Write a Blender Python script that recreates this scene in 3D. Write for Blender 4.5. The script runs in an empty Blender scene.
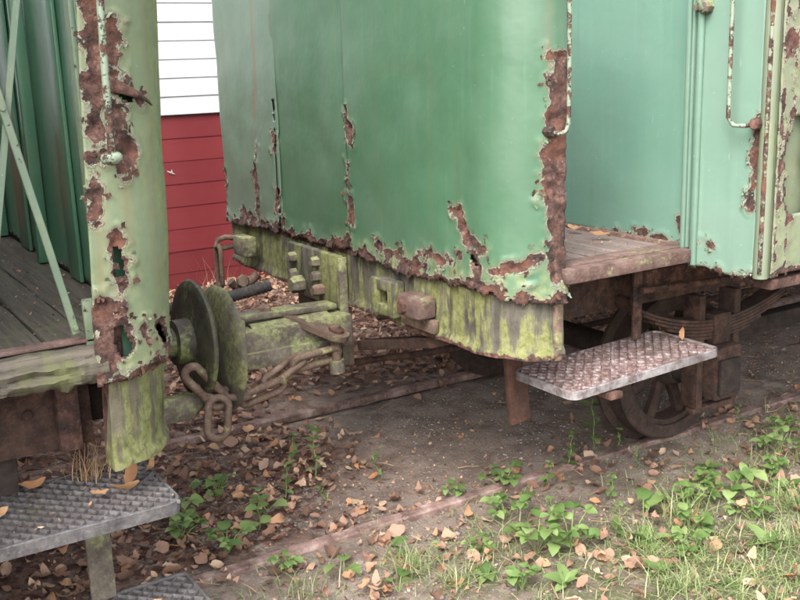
import bpy, bmesh, math, random
from mathutils import Vector, Matrix, noise
R = math.radians
random.seed(7)
scn = bpy.context.scene
col = scn.collection

# ------------------------------------------------------------------ camera, sky, sun, exposure
cam_d = bpy.data.cameras.new('camera')
cam_d.sensor_fit = 'HORIZONTAL'
cam_d.sensor_width = 36.0
cam_d.lens = 995.2 / 800 * 36.0
cam_d.clip_start = 0.05
cam_d.clip_end = 2000
cam = bpy.data.objects.new('camera', cam_d)
col.objects.link(cam)
PITCH, YAW, ROLL = 0.235, 1.0191, -0.0336
fw = Vector((math.cos(YAW)*math.cos(PITCH), math.sin(YAW)*math.cos(PITCH), -math.sin(PITCH)))
rt0 = Vector((math.sin(YAW), -math.cos(YAW), 0))
up0 = rt0.cross(fw)
rt = rt0*math.cos(ROLL) + up0*math.sin(ROLL)
up = up0*math.cos(ROLL) - rt0*math.sin(ROLL)
M = Matrix((rt, up, -fw)).transposed().to_4x4()
M.translation = Vector((0, 0, 1.46))
cam.matrix_world = M
scn.camera = cam

SUN_EL, SUN_AZ = 50.0, 215.0          # azimuth of the sun measured from +X, anticlockwise
w = bpy.data.worlds.new('World')
scn.world = w
w.use_nodes = True
wt = w.node_tree
bg = wt.nodes['Background']
sky = wt.nodes.new('ShaderNodeTexSky')
sky.sky_type = 'NISHITA'
sky.sun_disc = False
sky.sun_elevation = R(SUN_EL)
sky.sun_rotation = R(90 - SUN_AZ)
sky.air_density = 1.0
sky.dust_density = 4.0
sky.ozone_density = 1.0
hs = wt.nodes.new('ShaderNodeHueSaturation')
hs.inputs['Saturation'].default_value = 0.30     # thin white cloud takes the blue out of the sky
wt.links.new(sky.outputs[0], hs.inputs['Color'])
wt.links.new(hs.outputs[0], bg.inputs['Color'])
bg.inputs['Strength'].default_value = 0.15

sd = bpy.data.lights.new('sun', 'SUN')
sd.energy = 0.6
sd.angle = R(40)
sd.color = (1.0, 0.96, 0.9)
sun = bpy.data.objects.new('sun', sd)
col.objects.link(sun)
dirv = Vector((math.cos(R(SUN_AZ))*math.cos(R(SUN_EL)), math.sin(R(SUN_AZ))*math.cos(R(SUN_EL)), math.sin(R(SUN_EL))))
sun.rotation_euler = (-dirv).to_track_quat('-Z', 'Y').to_euler()

scn.cycles.max_bounces = 6
scn.cycles.diffuse_bounces = 4
scn.cycles.glossy_bounces = 2
scn.cycles.transmission_bounces = 3
scn.view_settings.view_transform = 'Standard'
scn.view_settings.look = 'None'
scn.view_settings.gamma = 1.0
scn.view_settings.exposure = 2.45

# ------------------------------------------------------------------ shader helpers
class NT:
    def __init__(self, name):
        self.m = bpy.data.materials.new(name)
        self.m.use_nodes = True
        self.t = self.m.node_tree
        self.b = self.t.nodes['Principled BSDF']
        tc = self.t.nodes.new('ShaderNodeTexCoord')
        self.co = tc.outputs['Object']
    def L(self, a, b): self.t.links.new(a, b)
    def put(self, v, sock):
        if isinstance(v, bpy.types.NodeSocket): self.L(v, sock)
        elif isinstance(v, tuple) and len(v) == 3 and sock.type == 'RGBA': sock.default_value = (*v, 1)
        else: sock.default_value = v
    def noise(self, scale, detail=5, rough=.6, stretch=None, dist=0, off=0, co=None):
        c = co or self.co
        if stretch or off:
            mp = self.t.nodes.new('ShaderNodeMapping')
            mp.inputs['Scale'].default_value = stretch or (1, 1, 1)
            mp.inputs['Location'].default_value = (off, off*.7, off*1.3)
            self.L(c, mp.inputs['Vector']); c = mp.outputs[0]
        n = self.t.nodes.new('ShaderNodeTexNoise')
        n.inputs['Scale'].default_value = scale
        n.inputs['Detail'].default_value = detail
        n.inputs['Roughness'].default_value = rough
        n.inputs['Distortion'].default_value = dist
        self.L(c, n.inputs['Vector'])
        return n.outputs['Fac']
    def voro(self, scale, feature='F1'):
        n = self.t.nodes.new('ShaderNodeTexVoronoi')
        n.inputs['Scale'].default_value = scale
        n.feature = feature
        self.L(self.co, n.inputs['Vector'])
        return n
    def attr(self, name):
        n = self.t.nodes.new('ShaderNodeAttribute'); n.attribute_name = name
        return n.outputs['Fac']
    def math(self, op, a, b=0.0, c=None):
        n = self.t.nodes.new('ShaderNodeMath'); n.operation = op
        self.put(a, n.inputs[0]); self.put(b, n.inputs[1])
        if c is not None: self.put(c, n.inputs[2])
        return n.outputs[0]
    def step(self, v, lo, hi, a=0.0, b=1.0):
        n = self.t.nodes.new('ShaderNodeMapRange'); n.interpolation_type = 'SMOOTHSTEP'
        self.put(v, n.inputs[0])
        for i, q in enumerate((lo, hi, a, b)): n.inputs[i+1].default_value = q
        return n.outputs[0]
    def mix(self, f, a, b, mode='MIX'):
        n = self.t.nodes.new('ShaderNodeMix'); n.data_type = 'RGBA'; n.blend_type = mode
        self.put(f, n.inputs[0]); self.put(a, n.inputs[6]); self.put(b, n.inputs[7])
        return n.outputs[2]
    def ramp(self, f, stops):
        n = self.t.nodes.new('ShaderNodeValToRGB'); e = n.color_ramp.elements
        while len(e) < len(stops): e.new(.5)
        for el, (p, c) in zip(e, stops): el.position = p; el.color = (*c, 1)
        self.put(f, n.inputs[0])
        return n.outputs[0]
    def bump(self, h, strength=.3, dist=.01, prev=None):
        n = self.t.nodes.new('ShaderNodeBump')
        n.inputs['Strength'].default_value = strength
        n.inputs['Distance'].default_value = dist
        self.put(h, n.inputs['Height'])
        if prev: self.L(prev, n.inputs['Normal'])
        return n.outputs[0]
    def out(self, color, rough=.7, normal=None, metal=0.0, spec=.5):
        self.put(color, self.b.inputs['Base Color']); self.put(rough, self.b.inputs['Roughness'])
        self.put(metal, self.b.inputs['Metallic']); self.b.inputs['Specular IOR Level'].default_value = spec
        if normal: self.L(normal, self.b.inputs['Normal'])
        return self.m

RUST = [(.34, (.010, .007, .006)), (.45, (.040, .019, .014)), (.56, (.088, .042, .031)), (.70, (.18, .105, .083))]
def paint_mat(name, ca, cb, rough=.38, lichen=.25, chips=.7, dirt=.3):
    s = NT(name)
    base = s.mix(s.step(s.noise(1.7, 6, .6), .35, .68), ca, cb)
    st = s.noise(1, 5, .65, stretch=(16, 16, .9))
    base = s.mix(s.step(st, .45, .75, 0, .16), base, tuple(c*.62 for c in ca))
    st2 = s.noise(1, 6, .6, stretch=(40, 40, 1.6), off=3)
    base = s.mix(s.step(st2, .52, .78, 0, .12), base, tuple(min(1, c*1.5+.05) for c in cb))
    cl = s.noise(3.2, 4, .55, off=17)
    base = s.mix(s.step(cl, .42, .66, 0, .28), base, tuple(c*.72+.05 for c in cb))
    speck = s.noise(55, 5, .75)
    base = s.mix(s.step(speck, .62, .72, 0, dirt), base, (.05, .05, .035))
    sc = s.step(s.noise(1, 4, .6, stretch=(150, 150, 9), off=21), .68, .76, 0, .55)
    base = s.mix(sc, base, tuple(min(1, c*1.9+.06) for c in cb))
    base = s.mix(s.step(s.noise(115, 3, .6, off=23), .70, .76, 0, .7), base, tuple(min(1, c*2.0+.08) for c in cb))
    run = s.math('MULTIPLY', s.step(s.noise(1, 4, .6, stretch=(22, 22, .5), off=25), .56, .74), s.step(s.noise(2.2, 4, .6, off=27), .4, .62))
    base = s.mix(s.math('MULTIPLY', run, .30), base, (.07, .065, .04))
    lm = s.math('MULTIPLY', s.step(s.noise(5, 5, .7, off=9), .5, .72), lichen)
    lm = s.math('ADD', lm, s.math('MULTIPLY', s.attr('moss'), s.step(s.noise(22, 5, .7, stretch=(1.5, 1.5, .5), off=5), .36, .56)), )
    lm.node.use_clamp = True
    base = s.mix(lm, base, s.ramp(s.noise(34, 6, .7), [(.3, (.06, .08, .03)), (.55, (.165, .175, .07)), (.75, (.25, .255, .125))]))
    dr = s.math('MULTIPLY', s.attr('drip'), s.step(s.noise(1, 5, .6, stretch=(60, 60, 3), off=2), .35, .65, .25, 1))
    base = s.mix(dr, base, (.15, .065, .03))
    a = s.attr('rust')
    fine = s.noise(95, 6, .72); mid = s.noise(24, 5, .7, off=1)
    v = s.math('ADD', a, s.math('ADD', s.math('MULTIPLY', s.math('SUBTRACT', fine, .5), .42), s.math('MULTIPLY', s.math('SUBTRACT', mid, .5), .62)))
    halo = s.step(v, .22, .52, 0, .5)
    base = s.mix(halo, base, (.20, .16, .10))
    rim = s.math('MULTIPLY', s.step(v, .40, .48), s.step(v, .56, .48))
    base = s.mix(s.math('MULTIPLY', rim, .45), base, (.38, .37, .30))
    chip = s.step(s.noise(30, 6, .8, off=7), chips, chips+.03)
    mask = s.math('MAXIMUM', s.step(v, .49, .54), chip)
    rc = s.ramp(s.noise(38, 6, .72, off=4), RUST)
    rc = s.mix(s.step(s.noise(70, 5, .7, off=12), .60, .68, 0, .6), rc, (.24, .17, .14))
    rc = s.mix(s.step(s.noise(48, 5, .7, off=14), .58, .66, 0, .85), rc, (.02, .013, .012))
    rc = s.mix(s.step(s.noise(11, 4, .6, off=16), .47, .66, 0, .65), rc, (.135, .052, .030))
    colr = s.mix(mask, base, rc)
    rgh = s.math('ADD', s.math('MULTIPLY', mask, .5), s.math('MULTIPLY_ADD', s.noise(9, 5), .18, rough-.09))
    rgh = s.math('ADD', rgh, s.math('MULTIPLY', lm, .35)); rgh.node.use_clamp = True
    h = s.math('ADD', s.math('MULTIPLY', mask, s.math('MULTIPLY_ADD', s.noise(70, 6, .75), 1.6, -1.3)), s.math('MULTIPLY', rim, .55))
    nb = s.bump(h, .9, .006)
    nb = s.bump(s.noise(4.5, 4, .55), .22, .025, nb)
    nb = s.bump(s.noise(120, 4, .6), .08, .002, nb)
    return s.out(colr, rgh, nb)

def rust_mat(name, stops=RUST, moss=.0, mossc=(.2, .22, .06), rough=.85, scale=20, relief=.7, top=False):
    s = NT(name)
    c = s.ramp(s.noise(scale, 6, .7, off=2), stops)
    c = s.mix(s.step(s.noise(scale*6, 6, .7), .5, .8, 0, .5), c, tuple(min(1, q*1.3+.03) for q in stops[-1][1]))
    c = s.mix(s.step(s.noise(3.5, 6, .65, off=6), .42, .7, 0, .6), c, (.045, .035, .03))
    if moss:
        m = s.noise(9, 5, .72, off=8)
        if top:
            g = s.t.nodes.new('ShaderNodeNewGeometry'); sp = s.t.nodes.new('ShaderNodeSeparateXYZ')
            s.L(g.outputs['Normal'], sp.inputs[0]); m = s.math('ADD', m, s.math('MULTIPLY', sp.outputs['Z'], .12))
        mm = s.step(m, .60-.25*moss, .74-.25*moss, 0, .9)
        c = s.mix(mm, c, s.ramp(s.noise(60, 6, .7), [(.3, tuple(q*.4 for q in mossc)), (.5, mossc), (.75, tuple(min(1, q*1.6+.03) for q in mossc))]))
    nb = s.bump(s.noise(scale*3, 6, .75), relief, .006)
    nb = s.bump(s.noise(scale*.6, 5, .6, off=3), .3, .012, nb)
    return s.out(c, rough, nb, spec=.3)

def beam_mat(name, lich=(.155, .160, .055), g0=(.088, .078, .062), amount=.60):
    s = NT(name)
    c = s.mix(s.step(s.noise(6, 5, .7), .35, .65), tuple(q*.5 for q in g0), g0)
    c = s.mix(s.step(s.noise(1, 5, .7, stretch=(30, 30, 5), off=1), .45, .62, 0, .6), c, tuple(q*1.35 for q in g0))
    l = s.math('ADD', s.noise(1, 5, .68, stretch=(26, 26, 4), off=4), s.math('MULTIPLY', s.noise(5, 5, .6, off=2), .6))
    l = s.step(l, 1.02-.45*amount, 1.16-.45*amount, 0, .95)
    lc = s.ramp(s.noise(45, 5, .72), [(.3, (lich[0]*.35, lich[1]*.42, lich[2]*.5)), (.5, lich), (.72, (min(1, lich[0]*1.35), min(1, lich[1]*1.3), lich[2]*2.2))])
    c = s.mix(l, c, lc)
    a = s.attr('rust')
    v = s.math('ADD', a, s.math('MULTIPLY', s.math('SUBTRACT', s.noise(30, 6, .75), .5), .7))
    rm = s.step(v, .48, .56)
    c = s.mix(rm, c, s.ramp(s.noise(40, 6, .7), RUST))
    dk = s.noise(1, 6, .65, stretch=(55, 55, 3), off=11)
    c = s.mix(s.step(dk, .57, .72, 0, .5), c, (.045, .037, .027))
    nb = s.bump(s.noise(60, 6, .75), .5, .005)
    nb = s.bump(s.noise(14, 5, .6), .35, .012, nb)
    return s.out(c, .85, nb, spec=.25)

def wood_mat(name, a, b, moss=(.16, .17, .07), mamt=.3, axis='Y'):
    s = NT(name)
    stx = (3, 60, 60) if axis == 'X' else (60, 3, 60)
    c = s.mix(s.step(s.noise(1, 5, .7, stretch=stx), .35, .66), a, b)
    c = s.mix(s.step(s.noise(1, 5, .7, stretch=tuple(q*2.2 for q in stx), off=3), .56, .68, 0, .7), c, tuple(q*.3 for q in a))
    c = s.mix(s.step(s.noise(6, 5, .7, off=5), .62-.2*mamt, .76-.2*mamt, 0, .8), c, moss)
    c = s.mix(s.step(s.noise(14, 6, .75, off=8), .58, .68, 0, .6), c, (.12, .07, .06))
    nb = s.bump(s.noise(1, 5, .7, stretch=tuple(q*1.5 for q in stx)), .6, .008)
    return s.out(c, .85, nb, spec=.25)

def foliage_mat(name, stops, trans=.35, rough=.55):
    s = NT(name)
    oi = s.t.nodes.new('ShaderNodeObjectInfo')
    f = s.math('FRACT', s.math('ADD', s.attr('rnd'), oi.outputs['Random']))
    c = s.ramp(f, stops)
    c = s.mix(s.step(s.noise(90, 6, .7), .4, .7, 0, .35), c, tuple(q*.45 for q in stops[len(stops)//2][1]))
    s.out(c, rough, spec=.35)
    tr = s.t.nodes.new('ShaderNodeBsdfTranslucent'); s.L(c, tr.inputs['Color'])
    mx = s.t.nodes.new('ShaderNodeMixShader'); mx.inputs[0].default_value = trans
    s.L(s.b.outputs[0], mx.inputs[1]); s.L(tr.outputs[0], mx.inputs[2])
    s.L(mx.outputs[0], s.t.nodes['Material Output'].inputs['Surface'])
    return s.m

MT = {}
MT['panel_near'] = paint_mat('green_paint', (.043, .102, .056), (.056, .121, .069), .38, .05, .73, .25)
MT['panel_far'] = paint_mat('sheen_green_paint', (0.079, 0.133, 0.091), (0.096, 0.148, 0.104), .36, .05, .73, .25)  # paler, greyer green carries the glancing sky sheen in its colour
MT['panel_left'] = paint_mat('lichen_green_paint', (0.102, 0.138, 0.078), (0.129, 0.162, 0.098), .5, .35, .72, .3)
MT['inner_green'] = paint_mat('dark_green_paint', (0.067, 0.167, 0.099), (0.094, 0.213, 0.133), .35, .15, .74, .35)
MT['pale_green'] = paint_mat('pale_green_trim_paint', (0.075, 0.115, 0.078), (0.098, 0.129, 0.089), .5, .35, .62, .3)
MT['turquoise'] = paint_mat('turquoise_paint', (0.124, 0.206, 0.154), (0.140, 0.222, 0.170), .42, .02, .76, .22)
MT['turquoise_dark'] = paint_mat('darker_turquoise_paint', (0.094, 0.186, 0.140), (0.109, 0.200, 0.151), .45, .02, .76, .22)  # slightly darker turquoise for the bulkhead
MT['side_paint'] = paint_mat('yellowed_green_paint', (0.110, 0.140, 0.088), (0.140, 0.159, 0.104), .5, .35, .66, .3)
MT['flaky_white'] = paint_mat('flaking_pale_paint', (0.133, 0.177, 0.122), (0.188, 0.216, 0.161), .5, .45, .50, .4)
MT['chipped'] = paint_mat('chipped_moulding_paint', (0.143, 0.158, 0.109), (0.180, 0.188, 0.135), .5, .3, .47, .3)
MT['beam'] = beam_mat('lichen_beam')
MT['beam_left'] = beam_mat('mossy_beam', (.12, .125, .043), (.08, .07, .048), .75)
MT['rust'] = rust_mat('rust', RUST)
MT['rust_dark'] = rust_mat('dark_rust', [(.3, (0.012, 0.007, 0.007)), (.47, (0.042, 0.022, 0.016)), (.6, (0.076, 0.041, 0.028)), (.75, (0.123, 0.071, 0.053))])
MT['rust_red'] = rust_mat('red_rust', [(.3, (.04, .016, .011)), (.5, (.10, .040, .026)), (.7, (.155, .07, .048)), (.85, (.2, .11, .085))])
MT['sill_rust'] = rust_mat('flaking_sill', [(.3, (0.051, 0.027, 0.022)), (.5, (0.115, 0.066, 0.054)), (.7, (0.178, 0.119, 0.102)), (.85, (0.246, 0.187, 0.162))], .15, (0.170, 0.170, 0.085))
MT['iron_moss'] = rust_mat('mossy_iron', [(.3, (.045, .038, .030)), (.5, (.105, .087, .066)), (.7, (.175, .147, .118)), (.85, (.26, .22, .18))], .42, (.19, .196, .09), .75, 18, .5, True)
MT['iron_brown'] = rust_mat('brown_iron', [(.3, (.045, .027, .019)), (.5, (.12, .077, .054)), (.7, (.19, .135, .10)), (.85, (.27, .21, .155))], .25, (.22, .21, .10), .7, 25, .4)
MT['disc_moss'] = rust_mat('mossy_buffer_iron', [(.3, (.05, .045, .032)), (.5, (.10, .088, .063)), (.7, (.15, .135, .10)), (.85, (.2, .18, .14))], .62, (.165, .172, .078), .75, 9, .4)
MT['disc_dark'] = rust_mat('dark_buffer_iron', [(.3, (.02, .02, .014)), (.5, (.05, .047, .033)), (.7, (.09, .085, .055)), (.85, (.14, .13, .09))], .4, (.14, .16, .06), .6, 10, .35)
MT['tyre'] = rust_mat('wheel_rust', [(.3, (0.014, 0.009, 0.006)), (.5, (0.034, 0.020, 0.014)), (.7, (0.056, 0.033, 0.026)), (.85, (0.082, 0.054, 0.043))])
MT['rail'] = rust_mat('rail_rust', [(.34, (0.057, 0.034, 0.028)), (.46, (0.142, 0.087, 0.072)), (.56, (0.218, 0.142, 0.122)), (.68, (0.323, 0.237, 0.209))], .2, (0.152, 0.123, 0.095), scale=14, relief=.9)
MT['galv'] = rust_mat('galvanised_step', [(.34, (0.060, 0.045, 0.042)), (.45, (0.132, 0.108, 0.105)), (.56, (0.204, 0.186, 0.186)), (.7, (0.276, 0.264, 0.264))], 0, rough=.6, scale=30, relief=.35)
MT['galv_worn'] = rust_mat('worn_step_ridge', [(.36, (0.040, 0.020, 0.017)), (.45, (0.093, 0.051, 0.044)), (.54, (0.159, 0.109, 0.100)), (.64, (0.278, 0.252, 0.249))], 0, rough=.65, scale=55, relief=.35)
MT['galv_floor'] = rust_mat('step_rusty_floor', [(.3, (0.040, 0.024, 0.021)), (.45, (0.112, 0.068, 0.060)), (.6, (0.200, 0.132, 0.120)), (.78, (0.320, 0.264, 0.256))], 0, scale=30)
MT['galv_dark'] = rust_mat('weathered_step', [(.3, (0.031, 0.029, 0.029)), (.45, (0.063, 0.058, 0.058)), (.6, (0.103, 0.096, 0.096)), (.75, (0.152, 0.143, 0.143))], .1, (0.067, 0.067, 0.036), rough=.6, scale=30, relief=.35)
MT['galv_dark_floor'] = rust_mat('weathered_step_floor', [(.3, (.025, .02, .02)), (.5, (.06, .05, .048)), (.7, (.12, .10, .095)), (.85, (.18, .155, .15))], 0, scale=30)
MT['plank'] = wood_mat('platform_wood', (0.123, 0.092, 0.083), (0.189, 0.150, 0.134), (0.123, 0.123, 0.079), .25)
MT['plank_left'] = wood_mat('old_platform_wood', (0.055, 0.047, 0.037), (0.092, 0.081, 0.065), (0.084, 0.092, 0.044), .4)
MT['sill_wood'] = wood_mat('mossy_wood_sill', (0.058, 0.050, 0.039), (0.103, 0.089, 0.070), (0.086, 0.092, 0.038), .5, 'X')
MT['rubber'] = rust_mat('black_rubber', [(.3, (.03, .027, .024)), (.5, (.055, .05, .046)), (.7, (.09, .082, .075)), (.85, (.13, .12, .11))])
MT['soot'] = rust_mat('dark_underframe', [(.3, (0.009, 0.006, 0.006)), (.5, (0.022, 0.015, 0.012)), (.65, (0.035, 0.024, 0.018)), (.8, (0.053, 0.035, 0.027))])

def siding(name, c, var, streak=.2, gloss=.45):
    s = NT(name)
    oi = s.t.nodes.new('ShaderNodeObjectInfo')
    k = s.math('MULTIPLY_ADD', oi.outputs['Random'], .16, .92)
    a = s.mix(s.step(s.noise(2, 6, .6), .35, .7), c, var)
    a = s.mix(s.step(s.noise(1, 6, .7, stretch=(2, 30, 40)), .5, .75, 0, streak), a, tuple(q*.6 for q in c))
    a = s.mix(s.step(s.noise(1, 6, .65, stretch=(18, 18, 1.0), off=4), .52, .75, 0, .28), a, tuple(q*.75+.03 for q in c))
    a = s.mix(1.0, a, k, 'MULTIPLY')
    return s.out(a, gloss, s.bump(s.noise(1, 6, .6, stretch=(3, 60, 60)), .12, .004))
MT['red_board'] = siding('red_board_paint', (0.139, 0.016, 0.020), (0.166, 0.026, 0.029), .3)
MT['white_board'] = siding('white_board_paint', (0.537, 0.537, 0.550), (0.482, 0.482, 0.495), .12)
MT['glass'] = NT('window_glass').out((.02, .025, .025), .08)
MT['roof'] = rust_mat('roof_felt', [(.3, (.04, .045, .04)), (.5, (.07, .075, .065)), (.7, (.1, .1, .09)), (.9, (.14, .14, .12))])
MT['dead'] = foliage_mat('dead_leaf', [(0, (.08, .044, .030)), (.14, (.17, .092, .062)), (.34, (.26, .15, .102)), (.52, (.34, .215, .15)), (.66, (.38, .19, .092)), (.80, (.46, .34, .235)), (.90, (.30, .185, .135)), (1, (.14, .076, .054))], .18, .7)
MT['dead_bright'] = foliage_mat('tan_dead_leaf', [(0, (.36, .18, .085)), (.5, (.40, .24, .125)), (1, (.33, .14, .06))], .25, .6)
MT['grass'] = foliage_mat('grass_blade', [(0, (.095, .155, .046)), (.25, (.16, .23, .078)), (.55, (.245, .315, .125)), (.8, (.36, .38, .19)), (1, (.50, .44, .30))], .4)
MT['weed'] = foliage_mat('weed_leaf', [(0, (.075, .135, .036)), (.4, (.125, .20, .058)), (.75, (.18, .26, .085)), (1, (.24, .31, .12))], .4, .5)
MT['stalk'] = foliage_mat('dry_stalk', [(0, (.30, .20, .12)), (.5, (.40, .28, .17)), (1, (.26, .15, .10))], .2)
MT['stem'] = foliage_mat('weed_stem', [(0, (.13, .22, .06)), (.5, (.18, .27, .08)), (1, (.22, .24, .11))], .2)
MT['stone'] = rust_mat('pebble', [(.3, (.12, .10, .09)), (.5, (.19, .16, .145)), (.7, (.26, .225, .2)), (.85, (.36, .32, .3))], 0, relief=.3)

s = NT('soil')
big = s.noise(1.3, 6, .6); mid = s.noise(9, 5, .7, off=2); fine = s.noise(120, 5, .75)
c = s.mix(s.step(big, .35, .65), (.27, .212, .172), (.36, .295, .248))
c = s.mix(s.step(mid, .42, .66, 0, .8), c, (.14, .10, .078))
c = s.mix(s.step(s.noise(60, 5, .75, off=13), .50, .66, 0, .6), c, (.13, .095, .073))
c = s.mix(s.step(fine, .52, .68, 0, .8), c, (.36, .30, .265))
lit = s.attr('litter')
c = s.mix(s.math('MULTIPLY', lit, s.step(s.noise(24, 6, .7), .35, .55)), c, s.ramp(s.voro(34).outputs['Color'], [(.2, (.05, .026, .02)), (.5, (.12, .058, .042)), (.8, (.2, .105, .075))]))
gr = s.attr('green')
c = s.mix(s.math('MULTIPLY', gr, s.step(s.noise(14, 5, .75, off=6), .4, .6, 0, .85)), c, s.ramp(fine, [(.3, (.035, .055, .016)), (.6, (.11, .13, .05)), (.8, (.19, .19, .10))]))
nb = s.bump(s.noise(70, 5, .8), 1.0, .018)
nb = s.bump(s.noise(300, 3, .7), .5, .004, nb)
MT['soil'] = s.out(c, .95, nb, spec=.2)

# ------------------------------------------------------------------ object helpers
ORIG = {}
def tag(o, label=None, cat=None, group=None, kind=None):
    if label: o['label'] = label
    if cat: o['category'] = cat
    if group: o['group'] = group
    if kind: o['kind'] = kind
    return o
def empty(name, loc, label, cat, group=None):
    o = bpy.data.objects.new(name, None); col.objects.link(o)
    o.location = loc; o.empty_display_size = .1
    ORIG[o.name] = Vector(loc)
    return tag(o, label, cat, group)
def adopt(o, parent):
    if parent is not None:
        o.parent = parent
        o.matrix_parent_inverse = Matrix.Translation(-ORIG.get(parent.name, Vector((0, 0, 0))))
def link(name, me, mat, parent=None, smooth=None, loc=None):
    if mat is not None and not me.materials: me.materials.append(MT[mat] if isinstance(mat, str) else mat)
    o = bpy.data.objects.new(name, me); col.objects.link(o)
    if loc is not None: o.location = loc
    ORIG[o.name] = Vector(loc) if loc is not None else Vector((0, 0, 0))
    adopt(o, parent)
    if smooth is not None:
        for p in me.polygons: p.use_smooth = True
        if smooth < 180:
            me.update()
            try: me.set_sharp_from_angle(angle=R(smooth))
            except Exception: pass
    return o
def bmobj(name, bm, mat, parent=None, smooth=None, loc=None):
    me = bpy.data.meshes.new(name)
    bmesh.ops.recalc_face_normals(bm, faces=bm.faces)
    bm.to_mesh(me); bm.free()
    return link(name, me, mat, parent, smooth, loc)
def add_box(bm, x0, x1, y0, y1, z0, z1, bev=.004, rough=0.0, cuts=0):
    r = bmesh.ops.create_cube(bm, size=1)
    vs = r['verts']
    for v in vs:
        v.co = Vector((x0 + (v.co.x+.5)*(x1-x0), y0 + (v.co.y+.5)*(y1-y0), z0 + (v.co.z+.5)*(z1-z0)))
    es = list({e for v in vs for e in v.link_edges})
    if bev:
        g = bmesh.ops.bevel(bm, geom=es, offset=min(bev, .3*min(x1-x0, y1-y0, z1-z0)), segments=2, profile=.5, affect='EDGES')
        vs = list({v for f in g['faces'] for v in f.verts})
    return vs
def box(name, mat, parent, x0, x1, y0, y1, z0, z1, bev=.004, rot=None):
    x0, x1 = sorted((x0, x1)); y0, y1 = sorted((y0, y1)); z0, z1 = sorted((z0, z1))
    c = Vector(((x0+x1)/2, (y0+y1)/2, (z0+z1)/2))
    bm = bmesh.new()
    add_box(bm, x0, x1, y0, y1, z0, z1, bev)
    if rot: bmesh.ops.rotate(bm, cent=c, matrix=rot, verts=bm.verts)
    return bmobj(name, bm, mat, parent, 35)
def sweep(bm, pts, rad, n=10, close=False, flat=None):
    """round tube along points; rad number or list; flat=(w,h) gives an elliptical section"""
    P = [Vector(p) for p in pts]; rings = []; prevn = None; N = len(P)
    for i in range(N):
        if close: d = P[(i+1) % N] - P[i-1]
        else: d = P[min(i+1, N-1)] - P[max(i-1, 0)]
        d.normalize()
        a = prevn if prevn is not None else (Vector((0, 0, 1)) if abs(d.z) < .9 else Vector((1, 0, 0)))
        nx = (a - d*a.dot(d)).normalized(); prevn = nx
        ny = d.cross(nx)
        r = rad[i] if isinstance(rad, (list, tuple)) else rad
        rings.append([bm.verts.new(P[i] + (nx*math.cos(2*math.pi*k/n) + ny*math.sin(2*math.pi*k/n))*r) for k in range(n)])
    m = N if close else N-1
    for i in range(m):
        a, b = rings[i], rings[(i+1) % N]
        for k in range(n):
            bm.faces.new((a[k], a[(k+1) % n], b[(k+1) % n], b[k]))
    if not close:
        bm.faces.new(rings[0][::-1]); bm.faces.new(rings[-1])
def tube(name, mat, parent, pts, rad, n=10, close=False):
    bm = bmesh.new(); sweep(bm, pts, rad, n, close)
    return bmobj(name, bm, mat, parent, 50)
def lathe(bm, prof, axis, org, n=48):
    """prof list of (along, radius); axis 'X' or 'Y'"""
    rings = []
    for a, r in prof:
        ring = []
        for k in range(n):
            t = 2*math.pi*k/n
            u, v = r*math.cos(t), r*math.sin(t)
            p = Vector((a, u, v)) if axis == 'X' else Vector((u, a, v))
            ring.append(bm.verts.new(Vector(org)+p))
        rings.append(ring)
    for i in range(len(rings)-1):
        for k in range(n):
            bm.faces.new((rings[i][k], rings[i][(k+1) % n], rings[i+1][(k+1) % n], rings[i+1][k]))
    return rings
def bolt(parent, p, axis, r=.014, h=.014, mat='rust', name='bolt', n=6):
    bm = bmesh.new()
    ax = Vector(axis).normalized(); p = Vector(p)
    a = Vector((0, 0, 1)) if abs(ax.z) < .9 else Vector((1, 0, 0))
    nx = (a - ax*a.dot(ax)).normalized(); ny = ax.cross(nx)
    prev = None
    for hh, rr in ((-.006, r), (h*.75, r), (h, r*.8)):
        ring = [bm.verts.new(p + ax*hh + (nx*math.cos(2*math.pi*k/n)+ny*math.sin(2*math.pi*k/n))*rr) for k in range(n)]
        if prev:
            for k in range(n): bm.faces.new((prev[k], prev[(k+1) % n], ring[(k+1) % n], ring[k]))
        prev = ring
    bm.faces.new(prev)
    return bmobj(name, bm, mat, parent, 30)

def nz(x, y, z=0.0, oct=4): return noise.fractal(Vector((x, y, z)), 1.0, 2.0, oct)
def seg_d(p, pts):
    best = 9; px, pz = p
    if len(pts) == 1: return math.hypot(px-pts[0][0], pz-pts[0][1])
    for (ax, az), (bx, bz) in zip(pts, pts[1:]):
        dx, dz = bx-ax, bz-az
        q = max(0, min(1, ((px-ax)*dx + (pz-az)*dz)/(dx*dx+dz*dz+1e-12)))
        best = min(best, math.hypot(px-ax-q*dx, pz-az-q*dz))
    return best

# ------------------------------------------------------------------ the bent end sheets of the carriages
YC, HW = 3.16, 1.04
def end_path(t, Xe, sg, rn, rf):
    """point and outward normal on the end outline; t metres along it, + towards the near side"""
    s = abs(t); d = 1 if t > 0 else -1
    r = rn if t > 0 else rf
    fl = HW - r
    if s <= fl: x, y, nx, ny = 0, s, -1, 0
    elif s <= fl + r*math.pi/2:
        a = (s-fl)/r; x, y = r*(1-math.cos(a)), fl + r*math.sin(a); nx, ny = -math.cos(a), math.sin(a)
    else: x, y, nx, ny = r + (s-fl-r*math.pi/2), HW, 0, 1
    x += .012*(min(s, HW)/HW)**2
    return Vector((Xe+sg*x, YC-d*y, 0)), Vector((sg*nx, -d*ny, 0))

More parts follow.
